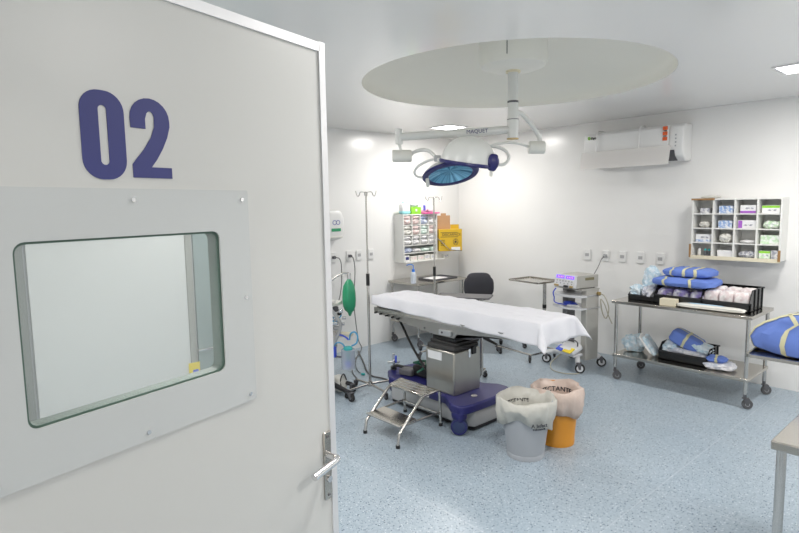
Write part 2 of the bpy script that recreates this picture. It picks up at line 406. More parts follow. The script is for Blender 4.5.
# numeral 0 2
mb = MB(); mb.ring(rrect(-.606, 1.803, -.528, 1.954, .034, 8), rrect(-.5745, 1.828, -.5595, 1.929, .0073, 8), 0, .0012); mb.build('numeral_zero', m_navy, door)
def two():
    outer, inner = [], []
    cx, cy = -.4775, 1.911
    # outline of a heavy condensed 2
    P = [(-.517, 1.808), (-.4375, 1.808), (-.4375, 1.828), (-.4795, 1.828)]
    P += [(-.468, 1.842), (-.455, 1.862), (-.444, 1.884), (-.4375, 1.905)]
    for a in range(0, 181, 15): P.append((-.4775+.040*math.cos(math.radians(a)), 1.915+.038*math.sin(math.radians(a))))
    P += [(-.5165, 1.897), (-.4875, 1.897), (-.4875, 1.915)]
    for a in range(165, -1, -30): P.append((-.4775+.0085*math.cos(math.radians(a)), 1.917+.013*math.sin(math.radians(a))))
    P += [(-.470, 1.902), (-.478, 1.882), (-.493, 1.860), (-.507, 1.844), (-.517, 1.832)]
    return P
mb = MB(); mb.prism(two(), 0, .0012)
f = [x for x in mb.bm.faces if len(x.verts) > 4]; bmesh.ops.triangulate(mb.bm, faces=f); mb.build('numeral_two', m_navy, door)
# lever handle
h = MB().bx((-.030, .962, 0), (-.002, 1.151, .006)).build('lock_plate', m_steel, door, bevel=.003)
MB().tube([(-.016, 1.086, .004), (-.016, 1.086, .03), (-.020, 1.0855, .04), (-.03, 1.084, .044), (-.07, 1.080, .044), (-.115, 1.075, .044)], [.0095]*31, 12).build('lever', m_chrome, h)
MB().cyl((-.016, 1.02, .006), (-.016, 1.02, .012), .009).build('key_cylinder', m_chrome, h)
for y in (.975, 1.138): MB().cyl((-.016, y, .006), (-.016, y, .008), .004, seg=8).build('screw', m_dkgrey, h)
for z in (.25, 1.1, 1.9): MB().cyl((DWL, z, -.045), (DWL, z+.1, -.045), .009, seg=10).build('hinge', m_alu, door)

# ================================================================ WALL FITTINGS
def outlet(loc, rz, label, plug=False):
    t = thing('wall_outlet', label, 'outlet', loc, rz, 'white wall outlets')
    MB().box((0, -.008, 0), (.080, .016, .122)).build('cover_plate', m_white, t, bevel=.004)
    MB().box((0, -.0165, 0), (.046, .004, .036)).build('socket', mat('socket_grey', (.42, .42, .43), .5), t, bevel=.003)
    return t
ws = ['leftmost of the five on the back wall', 'second of five on back wall, with cord plugged in', 'middle of the five on the back wall', 'fourth of the five on the back wall, above the clear packs', 'rightmost of the five on the back wall, near the blue bundle']
for (px, w) in zip((-3.403, -3.176, -2.977, -2.772, -2.561), ws): outlet((px, YB, 1.142), 0, 'white rectangular outlet plate, '+w)
ws = ['beside the open door edge, with dark plug', 'with the long grey cord plugged in', 'empty, left of the hooked drip pole', 'partly behind the near drip pole']
for (py, w) in zip((3.80, 4.035, 4.185, 4.373), ws): outlet((XL, py, 1.155), PI/2, 'white outlet plate on left wall, '+w)
# soap dispenser
t = thing('soap_dispenser', 'white rounded wall dispenser with green band above the outlets', 'dispenser', (XL, 3.765, 1.345), PI/2)
MB().soft((0, -.055, .19), (.30, .11, .34), wr=.0, p=5).build('body', m_white, t)
MB().box((0, -.108, .05), (.22, .012, .02)).build('push_lever', m_off, t, bevel=.004)
MB().box((.02, -.112, .135), (.13, .004, .035)).build('green_badge', mat('badge_green', (.04, .35, .16), .4), t, bevel=.004)
mb = MB()
for x_ in (.0, .05): mb.ring([(x_+.028*math.cos(a*PI/8), .22+.028*math.sin(a*PI/8)) for a in range(16)], [(x_+.021*math.cos(a*PI/8), .22+.021*math.sin(a*PI/8)) for a in range(16)], -.113, -.109, Matrix(((1, 0, 0, 0), (0, 0, 1, 0), (0, 1, 0, 0), (0, 0, 0, 1))))
mb.build('emblem', mat('emblem_blue', (.2, .22, .5), .4), t)

# air conditioner
t = thing('air_conditioner', 'white split air conditioner with clear deflector high on back wall', 'air conditioner', (-2.83, YB, 2.145))
prof = [(0, .02), (0, .36), (-.17, .36), (-.21, .33), (-.225, .12), (-.20, .05), (-.12, .0), (-.02, .0)]
Mx = Matrix(((0, 0, 1, 0), (1, 0, 0, 0), (0, 1, 0, 0), (0, 0, 0, 1)))
MB().prism(prof, -.52, .40, Mx).build('front_case', m_white, t, bevel=.008)
MB().prism([(a*1.0, b) for a, b in prof], .401, .54, Mx).build('end_cover', m_white, t, bevel=.012)
MB().prism([(-.12, .03), (-.214, .11), (-.19, .045), (-.12, .008)], -.50, .46, Matrix.Translation((0, -.012, -.004)) @ Mx).build('air_slot', m_dkgrey, t)
d = MB().box((0, 0, 0), (.96, .003, .19), M=Matrix.Translation((-.04, -.285, .055)) @ Matrix.Rotation(-.25, 4, 'X')).build('air_deflector', m_deflect, t)
for x_ in (-.36, .11):
    MB().tube([(x_, -.25, .14), (x_, -.237, .25), (x_, -.226, .345), (x_, -.18, .372), (x_, -.10, .375)], .007, 6).build('deflector_strap', m_white, t)
for k in range(3): MB().box((.365, -.2215, .325-.052*k), (.042, .014, .034)).build('energy_sticker', m_bred, t)
for z_, y_ in ((.299, -.223), (.247, -.2265)): MB().box((.365, y_, z_), (.03, .012, .006)).build('sticker_text', m_ink, t)
MB().ring([(-.462+.014*math.cos(a*PI/6), .303+.018*math.sin(a*PI/6)) for a in range(12)], [(-.462+.007*math.cos(a*PI/6), .303+.01*math.sin(a*PI/6)) for a in range(12)], .212, .221, Matrix(((1, 0, 0, 0), (0, 0, -1, 0), (0, 1, 0, 0), (0, 0, 0, 1)))).build('logo_mark', m_lime, t)
text_mb('Elgin', .036, .004, frame_M((-.405, -.2195, .30), (1, 0, 0), (0, 0, 1), (0, -1, 0))).build('logo_text', m_ink, t)
for k in range(4): MB().box((.47, -.2235, .25-.035*k), (.012, .006, .014)).build('indicator_mark', m_grey, t)

# ---------------------------------------------------------------- pigeonhole shelf on the back wall
SX0, SX1, SZ0, SZ1, SYF = -2.19, -1.437, 1.197, 1.765, 5.80
shelf = thing('pigeonhole_shelf', 'white sixteen-compartment wall shelf with chipped brown edges on back wall', 'shelf', (0, 0, 0))
th = .014
mb = MB(); mb.bx((SX0, SYF, SZ1-th), (SX1, YB, SZ1)); mb.bx((SX0, SYF, SZ0), (SX1, YB, SZ0+th)); mb.bx((SX0, SYF, SZ0+th), (SX0+th, YB, SZ1-th)); mb.bx((SX1-th, SYF, SZ0+th), (SX1, YB, SZ1-th)); mb.bx((SX0+th, YB-.006, SZ0+th), (SX1-th, YB, SZ1-th))
mb.build('carcass', m_shelf, shelf)
cw = (SX1-SX0-th)/4; chh = (SZ1-SZ0-th)/4
for k in range(1, 4):
    x = SX0+th/2+cw*k; MB().bx((x-th/2, SYF+.001, SZ0+th), (x+th/2, YB-.006, SZ1-th)).build('upright_divider', m_shelf, shelf)
    z = SZ0+th/2+chh*k; MB().bx((SX0+th, SYF+.003, z-.005), (SX1-th, YB-.006, z+.005)).build('shelf_board', m_shelf, shelf)
MB().bx((SX0-.004, SYF-.008, SZ0-.012), (SX1+.004, SYF+.002, SZ0+.022)).build('bottom_lip', m_cream, shelf)
MB().bx((SX0-.006, SYF-.01, SZ1-.014), (SX0+.2, SYF+.0, SZ1+.004)).build('chipped_edge', m_brown, shelf)
MB().bx((SX0-.012, SYF-.01, SZ0+.0), (SX0+.004, SYF+.0, SZ0+.13)).build('chipped_edge', m_brown, shelf)
MB().bx((SX1-.016, SYF-.012, SZ0), (SX1+.004, SYF-.001, SZ0+.10)).build('chipped_edge', m_brown, shelf)
def cell(c, r): # centre x, floor z of compartment column c (0 left), row r (0 top)
    return SX0+th/2+cw*(c+.5), SZ0+th/2+chh*(3-r)+.0055+(.0065 if r == 3 else 0)
def carton(name, x, y, z, w, d, h, m1, m2, label, rz=0, band='low', group='medical cartons on the shelves', stripe=.28):
    t = thing(name, label, 'box', (x, y, z), rz, group)
    MB().box((0, 0, h/2), (w, d, h)).build('carton', m1, t, bevel=.0015, seg=1)
    if m2:
        if band == 'low': b = ((0, -d/2-.0004, h*stripe/2+.002), (w*.98, .0012, h*stripe))
        elif band == 'high': b = ((0, -d/2-.0004, h*(1-stripe/2)-.002), (w*.98, .0012, h*stripe))
        elif band == 'left': b = ((-w*.36, -d/2-.0004, h/2), (w*.22, .0012, h*.9))
        else: b = ((0, -d/2-.0004, h/2), (w*.7, .0012, h*.5))
        MB().box(*b).build('printed_panel', m2, t)
        if band != 'mid': MB().box((w*.08, -d/2-.0004, h*(.6 if band == 'low' else .4)), (w*.5, .001, h*.22)).build('printed_text', m_gprint, t)
    return t
R4 = ['top row', 'second row', 'third row', 'bottom row']; C4 = ['first', 'second', 'third', 'fourth']
spec = {
 (0, 0): ('c', .085, .05, m_gprint, m_gprint, 'mid', 'small white carton with grey print'),
 (1, 0): ('c', .125, .07, m_bprint, m_bprint, 'mid', 'white carton with blue print'),
 (2, 0): ('c', .13, .075, m_paper, m_purple, 'low', 'white carton with purple lower stripe'),
 (3, 0): ('c', .14, .07, m_paper, m_lime, 'high', 'white carton with lime green top stripe'),
 (0, 1): ('s', .10, .06, m_off, None, '', 'crumpled cream paper bundle'),
 (1, 1): ('c', .12, .07, m_bprint, m_bprint, 'mid', 'blue printed carton'),
 (2, 1): ('c', .15, .075, m_paper, m_purple, 'left', 'white carton with purple end'),
 (3, 1): ('s', .14, .07, m_limep, None, '', 'soft white and pale green pack'),
 (0, 2): ('c', .14, .075, m_paper, m_bprint, 'low', 'white carton with blue lower stripe'),
 (1, 2): ('s', .12, .085, m_off, None, '', 'loose heap of cream gloves'),
 (2, 2): ('s', .13, .03, m_paper, None, '', 'low pile of white wrappers'),
 (3, 2): ('c', .15, .08, m_limep, m_limep, 'mid', 'pale green printed carton'),
 (1, 3): ('c', .13, .06, m_paper, None, '', 'plain white carton'),
 (2, 3): ('s', .15, .06, m_gprint, None, '', 'scattered grey and white sachets'),
}
for (c, r), (k, w, h_, a, b, bd, lab) in spec.items():
    x, z = cell(c, r); L_ = f'{lab} in {R4[r]}, {C4[c]} column of back wall shelf'
    x += random.uniform(.0, .012)
    if k == 'c': carton('medical_carton', x, SYF+.095, z, w, .12, h_, a, b, L_, random.uniform(-.03, .03), bd)
    else:
        o = MB().soft((0, 0, h_/2), (w, .13, h_), wr=.22, p=3, seed=c*5+r, freq=4).build('soft_pack', a, loc=(x, SYF+.09, z)); tag(o, L_, 'pack', 'soft packs on the back wall shelf')
x, z = cell(3, 3)
carton('medical_carton', x-.032, SYF+.09, z, .088, .1, .07, m_limep, m_lime, 'small carton with lime stripe in bottom row, fourth column of back wall shelf', 0, 'high')
carton('medical_carton', x+.05, SYF+.09, z, .06, .1, .078, m_gprint, m_gprint, 'narrow grey printed carton at right end of bottom row, back wall shelf', 0, 'mid')
x, z = cell(0, 3)
for dx, m1, lab in ((-.035, m_paper, 'white capped vial in bottom row, first column of back wall shelf'), (.02, m_teal, 'teal capped vial, left of two in bottom row of back wall shelf'), (.055, m_teal, 'teal capped vial, right of two in bottom row of back wall shelf')):
    t = thing('small_vial', lab, 'vial', (x+dx, SYF+.05, z), 0, 'vials on the back wall shelf')
    MB().lathe([(.015, 0), (.016, .004), (.016, .04), (.009, .05)], cap0=True, cap1=True, seg=14).build('bottle', m_dkgrey if m1 is m_teal else m_off, t)
    MB().cyl((0, 0, .05), (0, 0, .066), .012, seg=14).build('cap', m1, t)
o = MB().soft((0, 0, .0125), (.17, .11, .03), wr=.2, p=3, seed=5).build('folded_cloth', m_off, loc=(SX0+.13, SYF+.10, SZ1+.004)); tag(o, 'folded cream cloth lying on top of back wall shelf', 'cloth')

# ---------------------------------------------------------------- pigeonhole shelf on the left wall
LX, LY0, LY1, LZ0, LZ1 = -5.25, 4.77, 5.38, 1.02, 1.635
sh = thing('supply_shelf', 'white compartment shelf crammed with supplies on left wall corner', 'shelf', (0, 0, 0))
mb = MB(); mb.bx((XL, LY0, LZ0+th), (LX, LY0+th, LZ1-th)); mb.bx((XL, LY1-th, LZ0+th), (LX, LY1, LZ1-th)); mb.bx((XL, LY0, LZ1-th), (LX, LY1, LZ1)); mb.bx((XL, LY0, LZ0), (LX, LY1, LZ0+th)); mb.bx((XL, LY0+th, LZ0+th), (XL+.006, LY1-th, LZ1-th))
mb.build('carcass', m_shelf, sh)
zr = [LZ1-th, 1.495, 1.365, 1.235, 1.135, LZ0+th]
for z in zr[1:5]: MB().bx((XL+.006, LY0+th, z-.005), (LX-.002, LY1-th, z+.005)).build('shelf_board', m_shelf, sh)
lcw = (LY1-LY0-th)/4
for k in (1, 2, 3):
    y = LY0+th/2+lcw*k; MB().bx((XL+.006, y-.005, zr[3]+.005), (LX-.001, y+.005, LZ1-th)).build('upright_divider', m_shelf, sh)
MB().bx((LX, LY0, LZ0), (LX+.04, 5.60, LZ0+.012)).build('front_ledge', m_shelf, sh)
mset = [[m_gauzer, m_gauzer, m_gauzeb, m_gauze], [m_off, m_gauzer, m_gauzeg, m_gauzer], [m_gauze, m_gauze, m_gauze, m_gauze]]
dsc = [['pink and white gauze packs', 'red striped gauze packs', 'blue and white packs', 'white and grey packs'], ['beige packs', 'pinkish packs', 'pale green packs', 'red and white packs'], ['white gauze rolls', 'heaped white gauze rolls', 'loose white gauze rolls', 'grey white gauze rolls']]
for r in range(3):
    for c in range(4):
        y = LY0+th/2+lcw*(c+.5); z = zr[r+1]+.0055
        for k in range(2):
            hh = (.076, .054)[k]
            o = MB().soft((0, 0, hh/2), (.16, lcw*.90, hh), wr=.16, p=3.2, seed=r*9+c*3+k, freq=4).build('gauze_pack', mset[r][c], loc=(LX-.078, y, z+k*.066))
            tag(o, f'{("lower","upper")[k]} of {dsc[r][c]}, {R4[r]}, {C4[c]} column of corner shelf', 'pack', 'gauze packs in the corner supply shelf')
y = LY0+.1
for k, (yy, w, hh, mm, lab) in enumerate([(4.87, .16, .065, m_gauzeb, 'blue and white packet pile at left of open fourth row'), (5.03, .15, .05, m_gauze, 'white packet pile in middle of open fourth row'), (5.19, .15, .055, m_gauzeg, 'pale green packet pile in open fourth row'), (5.315, .085, .06, m_gauzeg, 'green and white packet at right end of open fourth row')]):
    o = MB().soft((0, 0, hh/2), (.14, w, hh), wr=.2, p=3, seed=40+k, freq=4).build('packet_pile', mm, loc=(LX-.08, yy, zr[4]+.0055)); tag(o, lab+' of corner supply shelf', 'pack', 'packets in the open shelf row')
for k, (yy, w, hh, m1, m2, lab) in enumerate([(4.84, .08, .075, m_paper, m_navy, 'white carton with navy label'), (4.955, .12, .06, m_off, m_gauzer, 'open cream tray of packets'), (5.08, .11, .06, m_off, m_gauzer, 'cream and pink tray'), (5.20, .11, .07, m_off, m_gprint, 'cream tray with dark packets'), (5.31, .085, .06, m_off, m_gprint, 'small cream tray')]):
    t = carton('supply_box', LX-.07, yy, LZ0+th+.001, w, .12, hh, m1, m2, lab+' in bottom row of corner supply shelf', PI/2, 'mid', 'boxes in the bottom row of the corner shelf')
carton('supply_box', LX+.02-.01, 5.52, LZ0+.0125, .1, .045, .055, m_off, m_gprint, 'small cream tray on the protruding ledge below yellow box', PI/2, 'mid', 'boxes in the bottom row of the corner shelf')
# things on top of it
t = thing('wet_wipe_pack', 'white and aqua pack with teal lid on top of corner shelf', 'pack', (LX-.05, 4.84, LZ1))
MB().soft((0, 0, .075), (.09, .14, .15), wr=.05, p=5).build('pouch', m_paper, t); MB().soft((.004, 0, .028), (.09, .145, .052), wr=.03, p=5).build('printed_base', m_aqua, t); MB().box((0, 0, .15), (.04, .06, .02)).build('lid', m_teal, t, bevel=.004)
t = thing('glove_box', 'bright green box with clear packets sticking out on corner shelf', 'box', (LX-.06, 5.0, LZ1))
MB().box((0, 0, .045), (.12, .17, .09)).build('carton', m_lime, t, bevel=.002); MB().box((.0605, 0, .05), (.002, .03, .03)).build('white_mark', m_paper, t)
MB().soft((0, 0, .12), (.1, .15, .075), wr=.2, seed=9, p=3).build('clear_packets', m_crinkg, t)
t = thing('pink_tray', 'pink tray lying on top of corner shelf', 'tray', (LX-.06, 5.25, LZ1)); MB().box((.02, 0, .008), (.16, .28, .016)).build('tray', m_pink, t, bevel=.003)
t = thing('cotton_pack', 'white pack with blue print standing on the pink tray', 'pack', (LX-.08, 5.17, LZ1+.017)); MB().soft((0, 0, .055), (.09, .15, .11), wr=.1, p=4).build('pouch', m_paper, t); MB().box((.044, .01, .06), (.006, .04, .07)).build('printed_label', mat('label_blue', (.12, .12, .55), .4), t)
o = MB().soft((0, 0, .045), (.09, .12, .09), wr=.15, p=3.5, seed=3).build('cotton_pack', m_gauze, loc=(LX-.08, 5.32, LZ1+.017)); tag(o, 'grey white pack at right end of the pink tray', 'pack')

# sharps container in the corner, on a wire bracket
SB = thing('sharps_container', 'yellow cardboard sharps box with brown flap in the room corner', 'sharps box', (-5.22, 5.57, 1.13), math.radians(58))
SB.scale = (.80, .84, .97)
MB().box((0, 0, .15), (.40, .22, .30)).build('carton', m_yellow, SB, bevel=.002)
MB().bx((-.20, -.02, .3), (.02, -.012, .49)).build('brown_flap', m_card, SB)
MB().bx((-.14, -.02, .49), (-.05, -.012, .52)).build('flap_tab', m_card, SB)
MB().bx((.05, .07, .3), (.20, .078, .36)).build('yellow_flap', m_yellow, SB)
text_mb('DESCARPACK', .052, .002, frame_M((.02, -.111, .225), (1, 0, 0), (0, 0, 1), (0, -1, 0))).build('box_text', m_ink, SB)
mb = MB()
for z in (.195, .255): mb.box((-.02, -.1105, z), (.30, .001, .006))
for k in range(4): mb.box((-.13, -.1105, .15-.022*k), (.07, .001, .007))
mb.build('printed_lines', m_ink, SB)
mb = MB(); Ms = Matrix(((1, 0, 0, .09), (0, 0, -1, 0), (0, 1, 0, .125), (0, 0, 0, 1)))
mb.ring([(.045*math.cos(a*PI/12), .045*math.sin(a*PI/12)) for a in range(24)], [(.040*math.cos(a*PI/12), .040*math.sin(a*PI/12)) for a in range(24)], .110, .1115, Ms)
mb.prism([(.013*math.cos(a*PI/6), .013*math.sin(a*PI/6)) for a in range(12)], .110, .1115, Ms)
for k in range(3):
    a0 = PI/2+k*2*PI/3; cx, cy = .019*math.cos(a0), .019*math.sin(a0)
    mb.ring([(cx+.015*math.cos(a*PI/6), cy+.015*math.sin(a*PI/6)) for a in range(12)], [(cx+.009*math.cos(a*PI/6), cy+.009*math.sin(a*PI/6)) for a in range(12)], .110, .1113, Ms)
mb.build('hazard_symbol', m_ink, SB)
MB().box((.09, -.113, .03), (.15, .003, .045)).build('paper_tag', m_paper, SB)
MB().tube([(-.22, -.10, .18), (-.17, -.13, .14), (-.02, -.13, .02), (.19, -.13, .0), (.205, 0, 0), (.20, .12, .0)], .006, 6, smooth=False).build('wire_bracket', m_tube, SB)

# ================================================================ CASTERS AND STEEL FURNITURE
def caster(parent, x, y, r=.045, ang=0, top=.13, wm=None, w=.026, hub=None):
    T = Matrix.Translation((x, y, 0)) @ Matrix.Rotation(ang, 4, 'Z')
    mb = MB(); mb.cyl(T @ Vector((0, 0, top-.03)), T @ Vector((0, 0, top)), .014, seg=10)
    mb.box((.008, 0, r*2+.006), (.05, w+.014, .006), M=T)
    for s in (-1, 1): mb.prism([(-.01, r*2+.006), (.035, r*2+.006), (.03, r-.01), (.01, r-.01)], s*(w/2+.004)-.002, s*(w/2+.004)+.002, T @ Matrix(((1, 0, 0, 0), (0, 0, -1, 0), (0, 1, 0, 0), (0, 0, 0, 1))))
    o = mb.build('caster', m_dkgrey, parent)
    mb = MB(); c = T @ Vector((.02, 0, r)); ax = (T.to_3x3() @ Vector((0, 1, 0)))
    M = Matrix.Translation(c) @ ax.to_track_quat('Z', 'Y').to_matrix().to_4x4()
    mb.lathe([(0, -w/2), (r*.5, -w/2), (r*.9, -w/2), (r, -w/2+.005), (r, w/2-.005), (r*.9, w/2), (r*.5, w/2), (0, w/2)], M, 20)
    mb.build('wheel', wm or m_wheelg, o)
    MB().lathe([(0, -w/2-.002), (r*(.68 if hub else .42), -w/2-.002), (r*(.68 if hub else .42), w/2+.002), (0, w/2+.002)], M, 14).build('wheel_hub', hub or m_grey, o)
def steel_table(name, label, cat, x0, x1, y0, y1, z, shelf=None, rleg=.016, lip=.03, casters=True, group=None, inset=.035, wheel=.042):
    t = thing(name, label, cat, ((x0+x1)/2, (y0+y1)/2, 0), 0, group); w, d = (x1-x0)/2, (y1-y0)/2
    mb = MB(); mb.bx((-w, -d, z-lip), (w, d, z)); mb.build('top', m_steel, t, bevel=.004)
    if shelf: MB().bx((-w+.015, -d+.012, shelf-.028), (w-.015, d-.012, shelf)).build('lower_shelf', m_steel, t, bevel=.003)
    for sx in (-1, 1):
        for sy in (-1, 1):
            x, y = sx*(w-inset), sy*(d-inset)
            MB().cyl((x, y, .125 if casters else .012), (x, y, z-lip), rleg, seg=14).build('leg', m_tube, t)
            if casters: caster(t, x, y, wheel, math.radians(random.uniform(25, 65)), .13)
            else: MB().cyl((x, y, 0), (x, y, .014), rleg*1.25, seg=14).build('foot', m_rubber, t)
    return t
T1 = steel_table('supply_trolley', 'long two-shelf stainless steel trolley on casters along back wall', 'trolley', -2.66, -1.445, 5.155, 5.74, .795, .262)
T2 = steel_table('steel_side_table', 'stainless steel wheeled table in the corner under the supply shelf', 'table', -5.41, -4.86, 4.64, 5.52, .80, .30, rleg=.014)
T3 = steel_table('steel_bench', 'plain stainless steel table at lower right edge without wheels', 'table', -.585, .35, 2.38, 3.05, .85, None, rleg=.017, lip=.035, casters=False, inset=.03)

# ---- mayo stands
def mayo(name, label, cat, cx, cy, rz, w, d, z, tray_m, postx, bdir=-1, lipped=True, cat_col=None):
    t = thing(name, label, cat, (cx, cy, 0), rz)
    mb = MB(); mb.ring(rrect(-w/2, -d/2, w/2, d/2, .03), rrect(-w/2+.012, -d/2+.012, w/2-.012, d/2-.012, .022), z-.012, z+.006 if lipped else z)
    mb.prism(rrect(-w/2+.008, -d/2+.008, w/2-.008, d/2-.008, .025), z-.014, z-.006 if lipped else z)
    mb.build('tray', tray_m, t)
    MB().tube([(postx+.0, 0, z-.10), (postx*.95, 0, z-.025), (postx*.5, 0, z-.022), (-w/2*.6, 0, z-.022)], .011, 8).build('tray_arm', m_tube, t)
    MB().cyl((postx, 0, .085), (postx, 0, z-.02), .019, seg=14).build('post', m_tube, t)
    MB().cyl((postx, 0, z-.30), (postx, 0, z-.26), .022, seg=14).build('height_collar', m_black, t)
    L = .30
    mb = MB(); mb.tube([(postx+bdir*.52, -.2, .085), (postx, -.2, .085), (postx, .2, .085), (postx+bdir*.52, .2, .085)], .012, 8, smooth=False); mb.build('base_frame', m_tube, t)
    for x, y in ((postx+bdir*.5, -.2), (postx+bdir*.5, .2), (postx+bdir*.02, -.2), (postx+bdir*.02, .2)): caster(t, x, y, .03, random.uniform(-1, 1), .085, m_rubber, .02)
    return t
mayo('mayo_stand', 'empty stainless instrument stand left of the electrosurgical unit', 'instrument stand', -3.67, 5.31, math.radians(-8), .46, .36, .89, m_steel, .16)
_a, _b = at_z(438, 294.5, .865), at_z(492, 296.5, .865)
mayo('instrument_stand', 'dark-topped instrument stand between operating table and office chair', 'instrument stand', (_a.x+_b.x)/2, (_a.y+_b.y)/2, math.atan2(_b.y-_a.y, _b.x-_a.x), (_b-_a).length, .26, .865, m_dkgrey, .17, lipped=False)
mb = None
T4 = mayo('instrument_stand', 'steel tray stand carrying the large blue bundle at right edge', 'instrument stand', -.59, 3.63, math.radians(2), .80, .42, .905, m_steel, .35, 1)

# ================================================================ TROLLEY LOAD
def bin_box(label, x, y, z, w, d, h, rz=0, low=.5):
    t = thing('storage_bin', label, 'bin', (x, y, z), rz, 'black stacking bins'); a = .006
    mb = MB(); mb.bx((-w/2, -d/2, 0), (w/2, d/2, a)); mb.bx((-w/2, d/2-a, 0), (w/2, d/2, h)); mb.bx((-w/2, -d/2, 0), (w/2, -d/2+a, h*low))
    My = Matrix(((0, 0, 1, 0), (1, 0, 0, 0), (0, 1, 0, 0), (0, 0, 0, 1)))
    for s in (-1, 1):
        xx = s*(w/2-a/2); mb.prism([(-d/2, 0), (d/2, 0), (d/2, h), (-d/2+.07, h), (-d/2, h*low)], xx-a/2, xx+a/2, My)
    mb.build('tub', m_blackg, t)
    for s in (-1, 1):
        for k in range(4):
            yy = -d/2+.03+k*(d-.06)/3; MB().bx((s*w/2, yy-.004, .005), (s*(w/2+.008), yy+.004, h*(low if k == 0 else 1)-.004)).build('side_rib', m_blackg, t)
    MB().bx((-w/2-.01, d/2-.006, h-.012), (w/2+.01, d/2+.004, h)).build('rim', m_black, t); MB().bx((-w/2, -d/2-.008, h*low-.012), (w/2, -d/2+.001, h*low)).build('rim', m_black, t)
    return t
TN = 4
def pack(name, label, c, d, m, seed=0, rz=0, wr=.14, p=4, group=None, tape=None, freq=3.0, tilt=None, cat='pack', pinch=.2, zmin=-1):
    M = Matrix.Rotation(tilt[0], 4, tilt[1]) if tilt else None
    mb = MB(); mb.soft((0, 0, 0), d, seed=seed, wr=wr, p=p, freq=freq, n=(32, 24, 6) if tape else (16, 12, 6), M=M, pinch=pinch, zmin=zmin)
    if tape:
        t = thing(name, label, cat, c, rz, group); mb.build('wrapped_body', m, t)
        for (kind, off, wd) in tape:
            tb = MB(); tb.soft((0, 0, 0), d, seed=seed, wr=wr, p=p, freq=freq, n=(16*TN, 12*TN, 6), pinch=pinch, zmin=zmin); tb.bm.normal_update()
            ax = 0 if kind == 'x' else 1; half = d[ax]/2
            pm = lambda f: sum(tb.par[v][ax] for v in f.verts)/len(f.verts)
            flat = lambda f: all(abs(tb.par[v][ax]) > .999 for v in f.verts)
            kill = [f for f in tb.bm.faces if flat(f) or abs(pm(f)-off/half) > wd/d[ax]]
            nv = {v: v.normal.copy() for v in tb.bm.verts}
            for v in tb.bm.verts: v.co += nv[v]*.0035
            bmesh.ops.delete(tb.bm, geom=kill, context='FACES')
            if M: tb.bm.transform(M)
            o = tb.build('tape_strip', m_tape, t, sharp=180)
        return t
    o = mb.build(name, m, loc=c); o.rotation_euler.z = rz
    return tag(o, label, cat, group)
ZT = .796
bin_box('low black bin at left end of trolley top, holding crinkled clear packs', -2.44, 5.48, ZT, .26, .34, .10)
pack('wrapped_pack', 'light blue crinkled pack in the left bin on trolley top', (-2.51, 5.40, ZT+.08), (.11, .2, .11), m_crink, 1, wr=.3)
pack('wrapped_pack', 'clear grey crinkled pack in the left bin, beside the light blue one', (-2.385, 5.40, ZT+.08), (.11, .2, .12), m_crinkg, 2, wr=.3)
pack('wrapped_pack', 'tall pale blue crinkled bag standing behind in the left trolley bin', (-2.44, 5.54, ZT+.165), (.17, .11, .26), m_crink, 3, wr=.3)
bin_box('middle black bin on trolley top, under the blue bundle', -2.10, 5.47, ZT, .42, .36, .165, low=.5)
for k in range(3): pack('wrapped_pack', ['violet patterned pack, left of three in the middle trolley bin', 'violet patterned pack, middle of three in the middle trolley bin', 'violet patterned pack, right of three in the middle trolley bin'][k], (-2.235+.135*k, 5.45, ZT+.075), (.13, .28, .12), m_purplew, 5+k, rz=.1*k, wr=.2, group='packs in the middle bin')
bin_box('large black bin at right end of trolley top, full of whitish packs', -1.71, 5.49, ZT, .39, .36, .185, low=.42)
names = ['left front', 'centre front', 'right front', 'left rear', 'centre rear', 'right rear']
for k in range(6):
    pack('wrapped_pack', f'whitish rosy pack, {names[k]} in the right bin on trolley top', (-1.83+.12*(k % 3), 5.41+.145*(k//3), ZT+.085+.018*(k//3)), (.122, .15, .145), m_pinkw, 12+k, wr=.07, p=7, group='packs in the right trolley bin')
pack('surgical_bundle', 'large flat blue wrapped bundle with tape strips, lying across two bins', (-2.075, 5.44, ZT+.165+.042), (.54, .38, .085), m_cloth, 21, wr=.04, p=5, pinch=.15, tape=[('x', -.14, .025), ('x', .10, .025)], cat='bundle')
pack('surgical_bundle', 'smaller blue wrapped bundle with three tape strips, on top of the larger one', (-2.06, 5.47, ZT+.165+.085+.042), (.43, .30, .085), m_cloth, 22, wr=.04, p=4.5, pinch=.15, tape=[('x', -.12, .022), ('x', .0, .022), ('x', .10, .022)], cat='bundle')
carton('glove_carton', -2.145, 5.235, ZT, .14, .08, .062, m_cream, None, 'small beige carton on the trolley front edge', .02, group='cartons on the trolley')
pack('flat_pack', 'long flat white pack lying on the front of the trolley top', (-1.80, 5.245, ZT+.02), (.54, .10, .035), m_off, 31, wr=.06, p=7)
o = MB().soft((0, 0, .006), (.30, .022, .008), seed=4, wr=.1, n=(20, 4, 2)).build('blue_strap', mat('pale_blue_strip', (.42, .60, .74), .4), loc=(-1.84, 5.255, ZT+.034)); tag(o, 'thin light blue strip lying on the long flat white pack', 'strip')
